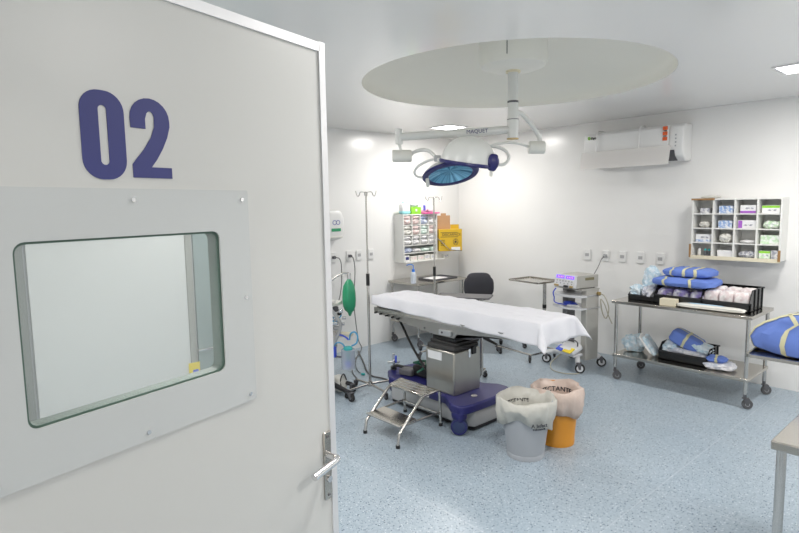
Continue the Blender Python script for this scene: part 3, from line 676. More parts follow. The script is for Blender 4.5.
# lower shelf
ZL = .263
pack('wrapped_pack', 'light blue crinkled bag at left end of trolley lower shelf', (-2.54, 5.42, ZL+.085), (.22, .18, .16), m_crink, 41, wr=.32, p=2.6)
t = thing('tilted_pack', 'tilted white and blue packet leaning on the lower shelf of the trolley', 'pack', (-2.36, 5.37, ZL+.10), .3)
MB().soft((0, 0, 0), (.20, .22, .06), seed=44, wr=.08, p=7, M=Matrix.Rotation(.95, 4, 'Y')).build('packet', [m_crink], t)
MB().soft((-.03, -.0, -.022), (.20, .23, .03), seed=45, wr=.05, p=7, M=Matrix.Rotation(.95, 4, 'Y')).build('white_backing', m_paper, t)
bin_box('black ribbed bin on the lower shelf of the trolley', -2.035, 5.43, ZL, .43, .28, .155, low=.55)
pack('wrapped_pack', 'pale blue packet at left inside the lower shelf bin', (-2.17, 5.43, ZL+.11), (.14, .22, .11), m_crink, 47, wr=.25)
pack('wrapped_pack', 'pale grey packet at front inside the lower shelf bin', (-2.03, 5.36, ZL+.075), (.36, .10, .08), m_crinkg, 48, wr=.2)
pack('wrapped_pack', 'pale blue packet at right inside the lower shelf bin', (-1.90, 5.43, ZL+.14), (.17, .20, .07), m_crink, 49, wr=.22, tilt=(.3, 'Y'))
pack('surgical_bundle', 'blue wrapped bundle with tape sticking up from the lower shelf bin', (-2.05, 5.44, ZL+.185), (.28, .22, .12), m_cloth, 50, rz=.1, wr=.06, p=7, pinch=.08, tilt=(.42, 'Y'), tape=[('x', .0, .026), ('y', .02, .026)], cat='bundle')
t = pack('small_bundle', 'white pack at right of the lower shelf, beneath a small blue bundle', (-1.73, 5.34, ZL+.03), (.24, .2, .06), m_crinkg, 53, rz=.2, wr=.15, p=5)
pack('surgical_bundle', 'small blue bundle with tape on the white pack, lower trolley shelf', (-1.755, 5.33, ZL+.085), (.16, .13, .06), m_cloth, 54, rz=.2, wr=.15, p=3, tape=[('x', .0, .02)], cat='bundle')
# big bundle at right
pack('surgical_bundle', 'large blue bundle with crossed yellowish tape at right edge of photo', (-.59, 3.655, .905+.061), (.86, .41, .37), m_cloth, 61, wr=.05, p=2.05, zmin=-.31, pinch=.1, tape=[('x', -.29, .045), ('y', -.05, .03)], cat='bundle')

# ================================================================ OPERATING TABLE
TX0, TX1, TY0, TY1, TZ = -3.95, -2.165, 3.21, 3.62, .926
ot = thing('operating_table', 'operating table on a blue wheeled base with stainless column', 'operating table', (-3.12, 3.43, 0))
ox, oy = -3.12, 3.43
def L3(x, y, z): return (x-ox, y-oy, z)
# base cover outline
OUT = [(-3.70, 3.155), (-3.62, 3.145), (-3.00, 3.145), (-2.90, 3.08), (-2.84, 3.04), (-2.76, 3.04), (-2.725, 3.08), (-2.715, 3.16), (-2.71, 3.30), (-2.71, 3.50), (-2.73, 3.62), (-2.80, 3.70), (-2.90, 3.70), (-3.00, 3.63), (-3.66, 3.60), (-3.78, 3.66), (-3.86, 3.62), (-3.88, 3.50), (-3.88, 3.36), (-3.86, 3.28), (-3.78, 3.24)]
OUT = [(a-ox, b-oy) for a, b in OUT]
mb = MB(); mb.prism(OUT, .165, .235); mb.build('base_cover', m_blue, ot, bevel=.014, seg=3)
SK = [(-3.68, 3.165), (-2.92, 3.165), (-2.80, 3.165), (-2.735, 3.20), (-2.735, 3.56), (-2.93, 3.60), (-3.72, 3.57)]
MB().prism([(a-ox, b-oy) for a, b in SK], .035, .17).build('base_skirt', m_grey, ot, bevel=.012)
MB().prism([((a-ox)*.98, (b-oy)*.98) for a, b in SK], .015, .036).build('base_foot', m_black, ot)
for x, y in ((-3.82, 3.36), (-2.785, 3.075), (-3.80, 3.60), (-2.80, 3.66)):
    Tw = Matrix.Translation(L3(x, y, .068)) @ Matrix.Rotation(.62, 4, 'Z') @ Matrix.Rotation(PI/2, 4, 'X')
    MB().soft(L3(x-.01, y+.01, .155), (.12, .09, .13), wr=0, p=3).build('wheel_housing', m_blue, ot)
    w_ = MB().lathe([(0, -.028), (.045, -.028), (.064, -.022), (.067, 0), (.064, .022), (.045, .028), (0, .028)], Tw, 28).build('wheel', m_bluew, ot)
    MB().ring([(.060*math.cos(a*PI/16), .060*math.sin(a*PI/16)) for a in range(32)], [(.050*math.cos(a*PI/16), .050*math.sin(a*PI/16)) for a in range(32)], .024, .031, Tw).build('wheel_ring', m_blue, w_)
MB().cyl(L3(-2.83, 3.30, .235), L3(-2.83, 3.30, .242), .026).build('base_cap', m_chrome, ot)
MB().bx(L3(-3.38, 3.138, .178), L3(-3.18, 3.146, .218)).build('pedal_label', m_paper, ot)
for k in range(4): MB().bx(L3(-3.365+.048*k, 3.135, .188), L3(-3.34+.048*k, 3.139, .208)).build('label_mark', m_ink, ot)
MB().bx(L3(-3.255, 3.185, .23), L3(-2.935, 3.50, .585)).build('column_shroud', m_colm, ot, bevel=.012)
MB().bx(L3(-3.25, 3.19, .58), L3(-2.94, 3.495, .628)).build('column_collar', m_rubber, ot, bevel=.02)
MB().bx(L3(-3.225, 3.1815, .50), L3(-3.07, 3.185, .565)).build('column_label', m_esul, ot)
MB().bx(L3(-2.935, 3.35, .52), L3(-2.928, 3.375, .59)).build('column_latch', m_chrome, ot)
MB().bx(L3(-2.935, 3.39, .54), L3(-2.922, 3.44, .60)).build('latch_cover', m_black, ot, bevel=.004)
for k in range(3): MB().box(L3(-3.10, 3.35, .637+.03*k), (.28-.03*(k % 2), .25-.03*(k % 2), .026)).build('bellows_fold', m_rubber, ot, bevel=.006)
MB().bx(L3(-3.22, 3.24, .70), L3(-2.80, 3.56, .80)).build('top_mount', m_dkgrey, ot, bevel=.006)
for y in (3.215, 3.635):
    mb = MB(); Mz = Matrix(((1, 0, 0, -ox), (0, 0, 1, y-oy-.012), (0, 1, 0, 0), (0, 0, 0, 1)))
    mb.prism([(-3.94, .785), (-3.94, .83), (-2.2, .83), (-2.2, .79), (-2.6, .77), (-2.92, .735), (-2.95, .70), (-3.18, .70), (-3.5, .735)], 0, .024, Mz)
    f_ = [x for x in mb.bm.faces if len(x.verts) > 4]; bmesh.ops.triangulate(mb.bm, faces=f_)
    mb.build('side_frame', m_frame, ot)
    MB().bx(L3(-3.88, y-.022 if y < 3.4 else y+.012, .80), L3(-2.25, y-.014 if y < 3.4 else y+.02, .825)).build('accessory_rail', m_tube, ot)
MB().bx(L3(-3.10, 3.18, .712), L3(-2.97, 3.204, .755)).build('hinge_plate', m_alu, ot, bevel=.003)
for x in (-3.28, -3.06): MB().cyl(L3(x, 3.176 if x > -3.2 else 3.198, .735), L3(x, 3.204, .735), .009, seg=12).build('bolt', m_dkgrey, ot)
for k, x in enumerate((-3.90, -3.83, -3.75, -3.67, -3.60)):
    MB().cyl(L3(x, 3.20, .785-.004*k), L3(x, 3.175, .785-.004*k), .009, seg=12).build('clamp_knob', m_black, ot)
MB().bx(L3(-3.94, 3.235, .80), L3(-2.17, 3.615, .835)).build('table_plate', m_steel, ot)
MB().bx(L3(-3.95, 3.222, .836), L3(-3.36, 3.628, .922)).build('mattress', m_black, ot, bevel=.02)
MB().bx(L3(-3.35, 3.222, .836), L3(-2.18, 3.628, .922)).build('mattress', m_black, ot, bevel=.02)
MB().tube([L3(*at_y(400, 320, 3.35)), L3(*at_y(403, 326, 3.33)), L3(*at_y(412, 345, 3.30)), L3(*at_y(423, 364, 3.26)), L3(*at_y(428, 371, 3.26))], .011, 8).build('control_cable', m_black, ot)
# sheet (lies on the table: its own thing)
def sheet():
    x0, x1, y0, y1, zt = TX0-.02, TX1+.005, TY0-.002, TY1+.006, TZ
    bm = bmesh.new(); nx, ny = 96, 56; V = []
    XA, XB = x0, x1+.165; YA, YB_ = -.26, .26  # flat sheet extents (Y measured as overhang beyond edges)
    ys = []
    for j in range(ny+1):
        t = j/ny; ys.append(t)
    for i in range(nx+1):
        X = XA+(XB-XA)*i/nx; row = []
        u = (X-XA)/(XB-XA)
        hn = .086+.078*u        # near side drop
        hf = .12+.06*u
        for j in range(ny+1):
            Y = (y0-hn)+(y1+hf-y0+hn)*j/ny
            dx = max(0, X-x1); dyn = max(0, y0-Y); dyf = max(0, Y-y1); dy = dyn or dyf; sg = -1 if dyn > 0 else 1
            bx, by = min(X, x1), min(max(Y, y0), y1)
            z = zt
            w = noise.noise(Vector((X*3, Y*9, 2)))*.010+noise.noise(Vector((X*9, Y*14, 5)))*.006+abs(noise.noise(Vector((X*6+Y*8, Y*10-X*4, 9))))*.010
            if dx == 0 and dy == 0:
                z = zt+w+.004
                if X < x0+.42: z += .012*math.sin(min(1, (x0+.42-X)/.42)*PI)*(1-.5*abs(2*(Y-y0)/(y1-y0)-1))
                pos = Vector((X, Y, z))
            else:
                r = math.hypot(dx, dy); a = math.atan2(dy, dx) if r else 0
                corner = (2*dx*dy/(r*r+1e-9))
                out = .012*(1-math.exp(-r/.02)) + r*(.10+.42*corner**1.5)+.012*math.sin(X*17+Y*3)*min(1, r/.1)*(dx == 0)+.014*math.sin(Y*26)*min(1, r/.12)*(dy == 0)
                drop = r*(1-.20*corner)
                drop = max(0, drop-.008)
                pos = Vector((bx+out*math.cos(a), by+sg*out*math.sin(a), zt-drop+.004+w*.3))
            row.append(bm.verts.new(pos))
        V.append(row)
    for i in range(nx):
        for j in range(ny): bm.faces.new([V[i][j], V[i+1][j], V[i+1][j+1], V[i][j+1]])
    m = MB(); m.bm.free(); m.bm = bm
    o = m.build('table_sheet', m_sheet, sharp=180); s_ = o.modifiers.new('s', 'SOLIDIFY'); s_.thickness = .002; s_.offset = 1
    return o
tag(sheet(), 'white cotton sheet draped over the operating table', 'sheet')

# foot pump and hose, chrome clamp on the base left side
t = thing('foot_pedal', 'black foot pedal unit with tubing on the blue table base', 'foot pedal', (-3.54, 3.40, .2355))
MB().box((.06, .02, .05), (.20, .18, .10)).build('housing', m_black, t, bevel=.02); MB().box((-.08, -.08, .03), (.14, .10, .055), rz=.2).build('pedal', m_dkgrey, t, bevel=.01)
MB().tube([(.10, -.02, .10), (.06, -.10, .14), (-.02, -.06, .12), (.04, .02, .13), (.12, -.06, .11), (.10, -.14, .07)], .010, 8).build('hose', mat('green_hose', (.01, .10, .06), .4), t)
MB().tube([(-.06, .0, .04), (-.16, -.06, .05), (-.24, -.08, .05), (-.28, -.1, .02)], .014, 8).build('cable', m_black, t)
t = thing('rail_clamp', 'small chrome cross-handle clamp with blue tip beside the step stool', 'clamp', (-3.84, 3.34, .235))
MB().cyl((0, 0, .0), (0, 0, .15), .012, seg=10).build('stem', m_chrome, t); MB().cyl((-.055, -.02, .06), (.055, .02, .075), .011, seg=10).build('cross_handle', m_chrome, t); MB().cyl((-.03, .02, .10), (.035, -.02, .085), .010, seg=10).build('cross_handle', m_chrome, t)
MB().cyl((.03, 0, .07), (.035, 0, .135), .009, seg=8).build('blue_tip', m_cordb, t); MB().cyl((0, 0, 0), (0, 0, .03), .03, seg=12).build('foot', m_dkgrey, t)

# ================================================================ STEP STOOL
st = thing('step_stool', 'two-step stainless steel footstool in front of the operating table', 'step stool', (-3.165, 2.84, 0))
def S3(x, y, z): return (x+3.2, y-2.85, z)
for side, (xf, xb) in enumerate(((-3.345, -3.46), (-2.965, -3.04))):
    P = [S3(xf, 2.585, .012), S3(xf+.0, 2.60, .10), S3(xf-.05, 2.86, .275), S3(xf-.055, 2.90, .30), S3(xb+.01, 3.06, .302), S3(xb, 3.10, .285), S3(xb, 3.11, .012)]
    MB().tube(P, .0125, 10, smooth=False).build('side_frame', m_tube, st)
    for p in (P[0], P[-1]): MB().cyl((p[0], p[1], 0), (p[0], p[1], .022), .016, seg=12).build('rubber_foot', m_black, st)
def slab(P, z, t_, name):
    mb = MB(); A = mb.pts([S3(x, y, z) for x, y in P]); B = mb.pts([S3(x, y, z-t_) for x, y in P]); mb._f(A); mb._f(B[::-1])
    for i in range(4): j = (i+1) % 4; mb._f([A[j], A[i], B[i], B[j]])
    o = mb.build(name, m_steel, st, bevel=.004)
    return o
slab([(-3.40, 2.89), (-3.02, 2.89), (-3.04, 3.07), (-3.45, 3.07)], .31, .018, 'top_step')
slab([(-3.35, 2.62), (-2.98, 2.62), (-2.99, 2.80), (-3.37, 2.80)], .155, .016, 'lower_step')
for z, ya, yb in ((.145, 2.62, 2.62), (.10, 3.1, 3.1)): MB().cyl(S3(-3.36 if ya < 3 else -3.46, ya, z), S3(-2.97 if ya < 3 else -3.04, yb, z), .010, seg=10).build('cross_bar', m_tube, st)
for xa, xb in ((-3.36, -3.46), (-2.985, -3.04)): MB().cyl(S3(xa, 2.66, .142), S3(xb, 3.1, .11), .009, seg=10).build('side_bar', m_tube, st)
mb = MB()
for k in range(3): mb.box(S3(-3.2, 2.93+.05*k, .3105), (.36, .012, .002))
mb.build('tread_strip', m_alu, st)

# ================================================================ BUCKETS
def bucket(name, label, x, y, mbody, mbag, rb=.128, rt_=.183, h=.412, text=None, seed=0, text_side=None):
    t = thing('waste_bucket', label, 'bin', (x, y, 0), 0, 'waste buckets')
    mb = MB(); mb.lathe([(0, .004), (rb-.01, .004), (rb, 0), (rb+.003, .03), (rb, .035), (rt_-.012, h-.04), (rt_+.004, h-.03), (rt_+.004, h), (rt_-.004, h), (rb-.01, .02), (0, .02)], seg=48); mb.build('bucket', mbody, t)
    rnd = [random.uniform(0, 6) for _ in range(4)]
    def wob(a, j):
        k = [0, .3, .4, .5, .8, 1, .8, 1, 1.3, 1.2][min(j, 9)]
        n_ = noise.noise(Vector((math.cos(a)*2.2, math.sin(a)*2.2, j*.45+seed)))*.020+noise.noise(Vector((math.cos(a)*6, math.sin(a)*6, j*1.1+seed)))*.014+abs(noise.noise(Vector((math.cos(a)*12, math.sin(a)*12, j*.6+seed))))*.010
        zz = .03*math.sin(2*a+rnd[0])+.012*math.sin(5*a+rnd[1]) if j >= 7 else (.008*math.sin(4*a+rnd[2]) if j in (4, 5) else 0)
        if j >= 8: zz += -.035*math.cos(a-text_side)*-1 if text_side is not None else 0
        return (n_*k, zz)
    prof = [(rb-.03, .05), (rb, .2), (rt_-.048, h-.07), (rt_-.028, h-.02), (rt_, h+.014), (rt_+.018, h+.006), (rt_+.022, h-.035), (rt_+.018, h-.08), (rt_+.006, h-.13), (rt_-.010, h-.185)]
    mb = MB(); mb.lathe(prof, seg=72, cap0=True, wob=wob); bg = mb.build('bag_liner', mbag, t, sharp=180); s_ = bg.modifiers.new('s', 'SOLIDIFY'); s_.thickness = .0015; s_.offset = 1
    if text:
        for (tx, size, ang, z, r, inside) in text:
            def bend(v, ang=ang, z=z, r=r, inside=inside):
                a = ang + (v.x/r if not inside else -v.x/r)
                rr = r + (v.z if not inside else -v.z)
                return Vector((rr*math.cos(a), rr*math.sin(a), z+v.y))
            text_mb(tx, size, .004, bend=bend).build('bag_print', m_ink, t)
    return t
to_cam = math.atan2(-3.22, 2.27)
bucket('grey', 'grey waste bucket lined with a whitish plastic bag', -2.236, 3.156, m_bgrey, m_bag, text=[('INFECTANTE', .036, to_cam+PI+.62, .345, .138, True), ('N.A.', .036, to_cam+PI+.55, .30, .130, True), ('A Infect', .036, to_cam+.45, .285, .210, False), ('substancia', .022, to_cam+.45, .262, .206, False)], seed=1, text_side=to_cam)
bucket('orange', 'orange waste bucket with pinkish bag, behind the grey bucket', -2.206, 3.505, m_borange, m_bagp, rb=.122, rt_=.163, seed=8, text=[('INFECTANTE', .05, to_cam+PI+.25, .36, .115, True)], text_side=to_cam)

# ================================================================ DRIP POLES
def drip_pole(label, x, y, h, rz, grip=1.02, nl=4):
    t = thing('drip_pole', label, 'drip pole', (x, y, 0), rz, 'drip poles')
    MB().cyl((0, 0, .07), (0, 0, 1.05), .0125, seg=14).build('lower_tube', m_tube, t)
    MB().cyl((0, 0, 1.05), (0, 0, h), .008, seg=12).build('upper_tube', m_tube, t)
    MB().cyl((0, 0, grip), (0, 0, grip+.11), .017, seg=14).build('height_grip', m_black, t)
    for a in (0, PI):
        T = Matrix.Rotation(a, 4, 'Z')
        MB().tube([T @ Vector(p) for p in [(0, 0, h-.004), (.05, 0, h), (.065, 0, h-.03), (.08, 0, h-.035), (.092, 0, h-.005), (.094, 0, h+.012)]], .004, 6).build('hook', m_tube, t)
    T = Matrix.Rotation(PI/2, 4, 'Z')
    for a in (PI/2, -PI/2):
        T = Matrix.Rotation(a, 4, 'Z')
        MB().tube([T @ Vector(p) for p in [(0, 0, h-.004), (.03, 0, h), (.04, 0, h-.03), (.052, 0, h-.03), (.06, 0, h)]], .004, 6).build('hook', m_tube, t)
    for k in range(nl):
        a = PI/4+k*2*PI/nl; c, s_ = math.cos(a), math.sin(a)
        MB().cyl((0, 0, .085), (.235*c, .235*s_, .07), .012, .010, seg=8).build('base_leg', m_tube, t)
        caster(t, .235*c, .235*s_, .026, a, .075, m_rubber, .018)
    MB().cyl((0, 0, .065), (0, 0, .11), .022, seg=14).build('base_hub', m_tube, t)
    return t
drip_pole('tall chrome drip pole at the head end of the operating table, nearest the door', -4.02, 3.20, 1.875, math.radians(40))
drip_pole('chrome drip pole standing in front of the corner supply shelf', -4.53, 4.59, 1.835, math.radians(44), .93)

# ================================================================ OFFICE CHAIR
ch = thing('office_chair', 'charcoal swivel office chair behind the operating table', 'chair', (-4.38, 5.24, -0.0), math.radians(48))
MB().soft((0, .19, .725), (.375, .07, .35), wr=0, p=3.4, n=(18, 6, 14)).build('backrest', m_fabric, ch)
MB().soft((0, -.05, .50), (.46, .44, .09), wr=0, p=4).build('seat', m_fabric, ch)
MB().tube([(0, .06, .44), (0, .24, .45), (0, .26, .60), (0, .235, .74)], .02, 8).build('back_support', m_black, ch)
MB().cyl((0, 0, .12), (0, 0, .46), .025, seg=14).build('gas_post', m_black, ch)
for k in range(5):
    a = k*2*PI/5+.3; c, s_ = math.cos(a), math.sin(a)
    MB().cyl((0, 0, .14), (.27*c, .27*s_, .085), .024, .014, seg=8).build('base_leg', m_black, ch); caster(ch, .27*c, .27*s_, .027, a+1, .085, m_black, .03)

# squirt bottle, tray, paper on side table
t = thing('wash_bottle', 'clear squeeze bottle with blue bent spout on the steel side table', 'bottle', tuple(at_z(414, 283.5, .8008)))
MB().lathe([(.030, 0), (.034, .004), (.034, .11), (.026, .135), (.016, .142)], cap0=True, cap1=True, seg=24).build('bottle', m_bottle, t)
MB().cyl((0, 0, .142), (0, 0, .175), .018, seg=16).build('cap', mat('cap_blue', (.04, .25, .85), .4), t)
MB().tube([(0, 0, .175), (0, 0, .21), (-.005, -.006, .226), (-.03, -.035, .235), (-.055, -.06, .222)], .005, 8).build('spout', mat('cap_blue', (.04, .25, .85), .4), t)
c0 = at_z(435, 277, .8008)
t = thing('instrument_tray', 'shallow dark tray on the steel side table by the bottle', 'tray', (-5.07, 5.18, .8008)); MB().ring(rrect(-.13, -.22, .17, .22, .02), rrect(-.12, -.21, .16, .21, .015), 0, .018).prism(rrect(-.125, -.215, .165, .215, .018), 0, .004).build('tray', m_dkgrey, t)
t = thing('paper_sheets', 'white paper sheets lying in the dark tray', 'paper', (-5.06, 5.13, .8055), .1); MB().box((0, 0, .004), (.20, .28, .008)).build('sheets', m_paper, t)
# small bottles on side table's lower shelf and by it
for k, (dx, dy, lab) in enumerate(((.16, -.32, 'left'), (.18, -.24, 'middle'), (.17, -.16, 'right'))):
    o = MB().soft((0, 0, .05), (.09, .07, .10), seed=70+k, wr=.2, p=3).build('blue_wrap', m_crink, loc=(-5.135+dx, 5.09+dy, .3005)); tag(o, f'light blue wrapped item on lower shelf of corner table, {lab} of three', 'pack', 'items on the corner table lower shelf')

# ================================================================ ELECTROSURGICAL UNIT AND CART
ca = math.radians(-13)
ct = thing('equipment_cart', 'grey two-column equipment cart on four casters carrying the electrosurgical unit', 'cart', (-3.165, 5.36, 0), ca)
MB().bx((.125, -.06, .10), (.20, .12, .855)).build('side_column', m_esu, ct, bevel=.008)
MB().bx((-.20, .0, .10), (-.125, .12, .855)).build('side_column', mat('column_shaded', (.20, .20, .20), .5), ct, bevel=.008)  # left column's shade is put into a darker grey than the right one
MB().bx((-.19, -.13, .842), (.20, .13, .8555)).build('top_board', m_esu, ct, bevel=.003)
def curved_shelf(z, name, m_, t_=.018):
    P = [(-.20, .14), (-.20, -.14)] + [(-.20+.4*k/10, -.14-.07*math.sin(PI*k/10)) for k in range(1, 10)] + [(.20, -.14), (.20, .14)]
    MB().prism(P, z-t_, z).build(name, m_, ct)
curved_shelf(.79, 'curved_handle_shelf', m_esul, .022); curved_shelf(.655, 'middle_shelf', m_esul, .014); MB().bx((-.14, -.19, .14), (.16, .12, .17)).build('bottom_shelf', m_esul, ct, bevel=.01)
for (x, y) in ((-.25, -.2), (.23, -.2), (.18, .17), (-.24, .17)):
    MB().tube([(x*.6, y*.55, .13), (x*.85, y*.85, .125), (x, y, .10)], .026, 8).build('cart_leg', m_esul, ct)
    caster(ct, x, y, .05, math.radians(random.uniform(30, 60)), .105, m_black, .032, m_esul)
MB().tube([(.2, .10, .80), (.27, .12, .78), (.33, .12, .66), (.30, .12, .55), (.25, .12, .60), (.24, .10, .74), (.29, .10, .70), (.33, .12, .58), (.36, .14, .50)], .006, 6).build('coiled_cable', m_cordl, ct)
MB().cyl((.2, .1, .80), (.23, .1, .80), .02, seg=12).build('cable_hook', m_brass, ct)
esu = thing('electrosurgical_unit', 'grey electrosurgical unit with two violet displays on the cart', 'medical device', (-3.15, 5.36, .856), ca)
esu.scale = (.90, .85, .92)
MB().bx((-.165, -.20, .008), (.165, .17, .15)).build('case', m_esu, esu, bevel=.006)
FM = frame_M((0, -.20, 0), (1, 0, 0), (0, .28, 1), (0, -1, .28))
fp = MB().box((0, .085, .012), (.325, .145, .03), M=frame_M((0, -.212, 0), (1, 0, 0), (0, .22, 1), (0, -1, .22))).build('front_panel', m_esul, esu, bevel=.005)
FP = frame_M((0, -.212, 0), (1, 0, 0), (0, .22, 1), (0, -1, .22))
for x in (-.078, .072):
    s_ = MB().box((x, .125, .0275), (.125, .036, .002), M=FP).build('violet_display', m_violet, fp)
    mb = MB()
    for q in (-.035, -.01, .015, .04): mb.box((x+q, .125, .029), (.010, .016, .001), M=FP)
    mb.build('display_digits', m_pinkd, s_)
for k in range(6): MB().cyl(FP @ Vector((-.12+.046*k, .08, .026)), FP @ Vector((-.12+.046*k, .08, .032)), .009, seg=12).build('button', m_grey, fp)
for k in range(5): MB().cyl(FP @ Vector((-.12+.058*k, .052, .026)), FP @ Vector((-.12+.058*k, .052, .032)), .005, seg=10).build('button', m_dkgrey, fp)
for x in (-.12, .03, .11): MB().box((x, .022, .03), (.07 if x < 0.1 else .05, .022, .012), M=FP).build('socket', m_brass if x != .03 else m_black, fp, bevel=.003)
MB().bx((.166, -.06, .095), (.169, .09, .125)).build('side_vent', mat('vent_olive', (.20, .18, .10), .6), esu)
for x in (-.13, .13):
    for y in (-.15, .13): MB().cyl((x, y, 0), (x, y, .01), .012, seg=10).build('foot', m_rubber, esu)
t = thing('pencil_cable', 'bright blue coiled cable on the cart shelf below the unit', 'cable', (-3.165, 5.36, .656), ca)
P = [(-.06, -.235, .20), (-.085, -.25, .15), (-.09, -.23, .10), (-.10, -.19, .03)]
for k in range(14): a = k*.9; P.append((-.03+(.09-.002*k)*math.cos(a), -.06+(.05)*math.sin(a), .012+.002*k))
MB().tube(P, .006, 6).build('cord', m_cordb, t)
MB().box((.06, -.10, .012), (.13, .05, .02), rz=.3).build('hand_piece', m_esul, t, bevel=.004)
t = thing('foot_switch', 'grey foot switch with yellow pedal on the cart bottom shelf', 'foot switch', (-3.13, 5.21, .19), ca-.1)
t.rotation_euler.x = .42
MB().soft((0, 0, .035), (.26, .17, .07), wr=0, p=5).build('housing', m_esul, t); MB().box((.06, -.055, .066), (.12, .08, .012), M=Matrix.Rotation(.1, 4, 'X')).build('yellow_pedal', m_yel, t, bevel=.004); MB().box((-.06, -.055, .066), (.09, .08, .012), M=Matrix.Rotation(.1, 4, 'X')).build('blue_pedal', m_cordb, t, bevel=.004)
MB().tube([(.10, .03, .06), (.12, .03, .12), (.04, .02, .15), (-.08, .03, .13), (-.10, .04, .06)], .007, 6).build('cable', m_dkgrey, t)
t = thing('floor_cable', 'thin beige cable looping on the floor under the cart', 'cable', (-3.2, 5.05, 0)); MB().tube([(-.06, .2, .135), (-.10, .06, .05), (-.06, .0, .006), (.03, -.06, .006), (.14, -.06, .006), (.22, .0, .006), (.24, .05, .006)], .005, 6).build('cable', m_cordl, t)
# wall cord of the unit
t = thing('power_cord', 'grey power cord from back wall outlet down to the cart', 'cord', (-3.176, 5.98, 1.14)); MB().cyl((0, .006, 0), (0, -.03, -.004), .016, seg=12).build('plug', m_grey, t)
MB().tube([(0, -.03, -.004), (-.015, -.06, -.04), (-.02, -.12, -.12), (-.03, -.22, -.22), (-.03, -.32, -.27), (.02, -.41, -.20)], .005, 6).build('cord', m_cord, t)

# ================================================================ LEFT WALL CORDS
t = thing('power_cord', 'long grey power cord hanging from left wall outlet to the floor', 'cord', (XL+.012, 4.035, 1.155)); MB().cyl((.0, 0, 0), (.04, 0, 0), .017, seg=12).build('plug', m_dkgrey, t)
pts = [Vector((XL+.05, 4.035, 1.155))]+[at_x(px, py, X) for px, py, X in ((354, 259, -5.36), (355.5, 272, -5.37), (354.5, 300, -5.38), (356, 320, -5.35), (359, 340, -5.3))]+[at_z(362, 349, .03), at_z(354, 362, .01), at_z(353, 372, .006), at_z(359, 380, .006)]
pts = [p-Vector((XL+.012, 4.035, 1.155)) for p in pts]; MB().tube(pts, .006, 6).build('cord', m_cord, t)
t = thing('power_cord', 'short grey power cord dropping from the outlet beside the door edge', 'cord', (XL+.012, 3.80, 1.155)); MB().cyl((0, 0, 0), (.04, 0, 0), .017, seg=12).build('plug', m_dkgrey, t)
pts = [(.04, 0, 0), (.06, .05, -.02), (.05, .08, -.12), (.05, .07, -.35), (.08, .0, -.52), (.25, -.2, -.56)]; MB().tube(pts, .006, 6).build('cord', m_cord, t)
t = thing('floor_hose', 'grey hose running over the floor past the drip pole to the table base', 'hose', (0, 0, 0))
MB().tube([at_z(358.5, 351, .012), at_z(364, 362, .012), at_z(367, 370, .010), at_z(372, 375.5, .009), at_z(382, 378, .009), at_z(391, 380.5, .009)], .008, 8).build('hose', m_cord, t)
t = thing('suction_tube', 'thin dark tube with green connector hanging beside the drip pole', 'tube', (0, 0, 0)); MB().tube([at_z(360, 351, .04), at_z(356, 362, .012), at_z(358, 370, .01), at_z(362, 373.5, .01)], .004, 6).build('tube', m_cord, t)
p = at_z(362, 374, .012); MB().cyl(p, p+Vector((.03, .02, 0)), .012, seg=10).build('connector', m_teal, t)

# ================================================================ ANAESTHESIA MACHINE (mostly behind the door edge)
AX, AY = -4.48, 2.90
am = thing('anaesthesia_machine', 'anaesthesia machine with green breathing bag, mostly behind the open door', 'anaesthesia machine', (AX, AY, 0))
def A3(p): return tuple(Vector(p)-Vector((AX, AY, 0)))
MB().bx((-.26, -.28, .14), (.16, .10, .60)).build('cabinet', m_off, am, bevel=.01)
for k in range(2):
    d_ = MB().bx((.16, -.26, .18+.2*k), (.172, .08, .36+.2*k)).build('drawer', m_white, am, bevel=.004); MB().bx((.172, -.14, .30+.2*k), (.185, -.04, .315+.2*k)).build('handle', m_alu, d_)
MB().bx((-.28, -.30, .85), (.20, .12, .875)).build('work_shelf', m_off, am, bevel=.004)
MB().bx((-.28, -.24, .60), (-.16, .08, 1.25)).build('back_column', m_esu, am, bevel=.008)
mn = MB().bx((-.24, -.24, 1.0), (.02, .04, 1.22)).build('monitor', m_off, am, bevel=.01); MB().bx((.02, -.21, 1.03), (.024, .01, 1.19)).build('screen', m_blackg, mn)
dB = 5.42
for (a, b) in (((334, 386), (350.5, 397)), ((332, 385), (352, 388)), ((326, 388), (330, 402)), ((322, 380), (312, 378))):
    p0 = Vector((AX+.02, AY+.0, .13)); e = at_z(b[0], b[1]-4, .075); pp = A3(e)
    MB().cyl(A3(p0), pp, .03, .02, seg=8).build('base_leg', m_black, am); caster(am, pp[0], pp[1], .036, 0, .085, m_rubber, .03)
# bag and arm
bt = at_d(349.5, 278, dB); sc = .0097
mb = MB(); prof = [(.0, -.0), (.016, -.004), (.018, -.015), (.034, -.035), (.053, -.075), (.062, -.14), (.065, -.21), (.060, -.27), (.044, -.315), (.024, -.335), (.016, -.355), (.010, -.37), (0, -.375)]
mb.lathe(prof, Matrix.Translation(A3(bt)), 20, wob=lambda a, j: (.005*math.sin(5*a)*(1 if 3 < j < 9 else 0), 0)); mb.build('breathing_bag', m_green, am)
mb = MB(); mb.cyl(A3(bt+Vector((0, 0, -.01))), A3(bt+Vector((0, 0, .05))), .018, seg=12); mb.build('bag_neck', m_chrome, am)
MB().tube([A3(bt+Vector((0, 0, .045))), A3(at_d(343, 273.5, dB)), A3(at_d(335, 278, dB)), A3(at_d(327, 284, dB)), A3(at_d(318, 290, dB))], .010, 8).build('bag_arm', m_tube, am)
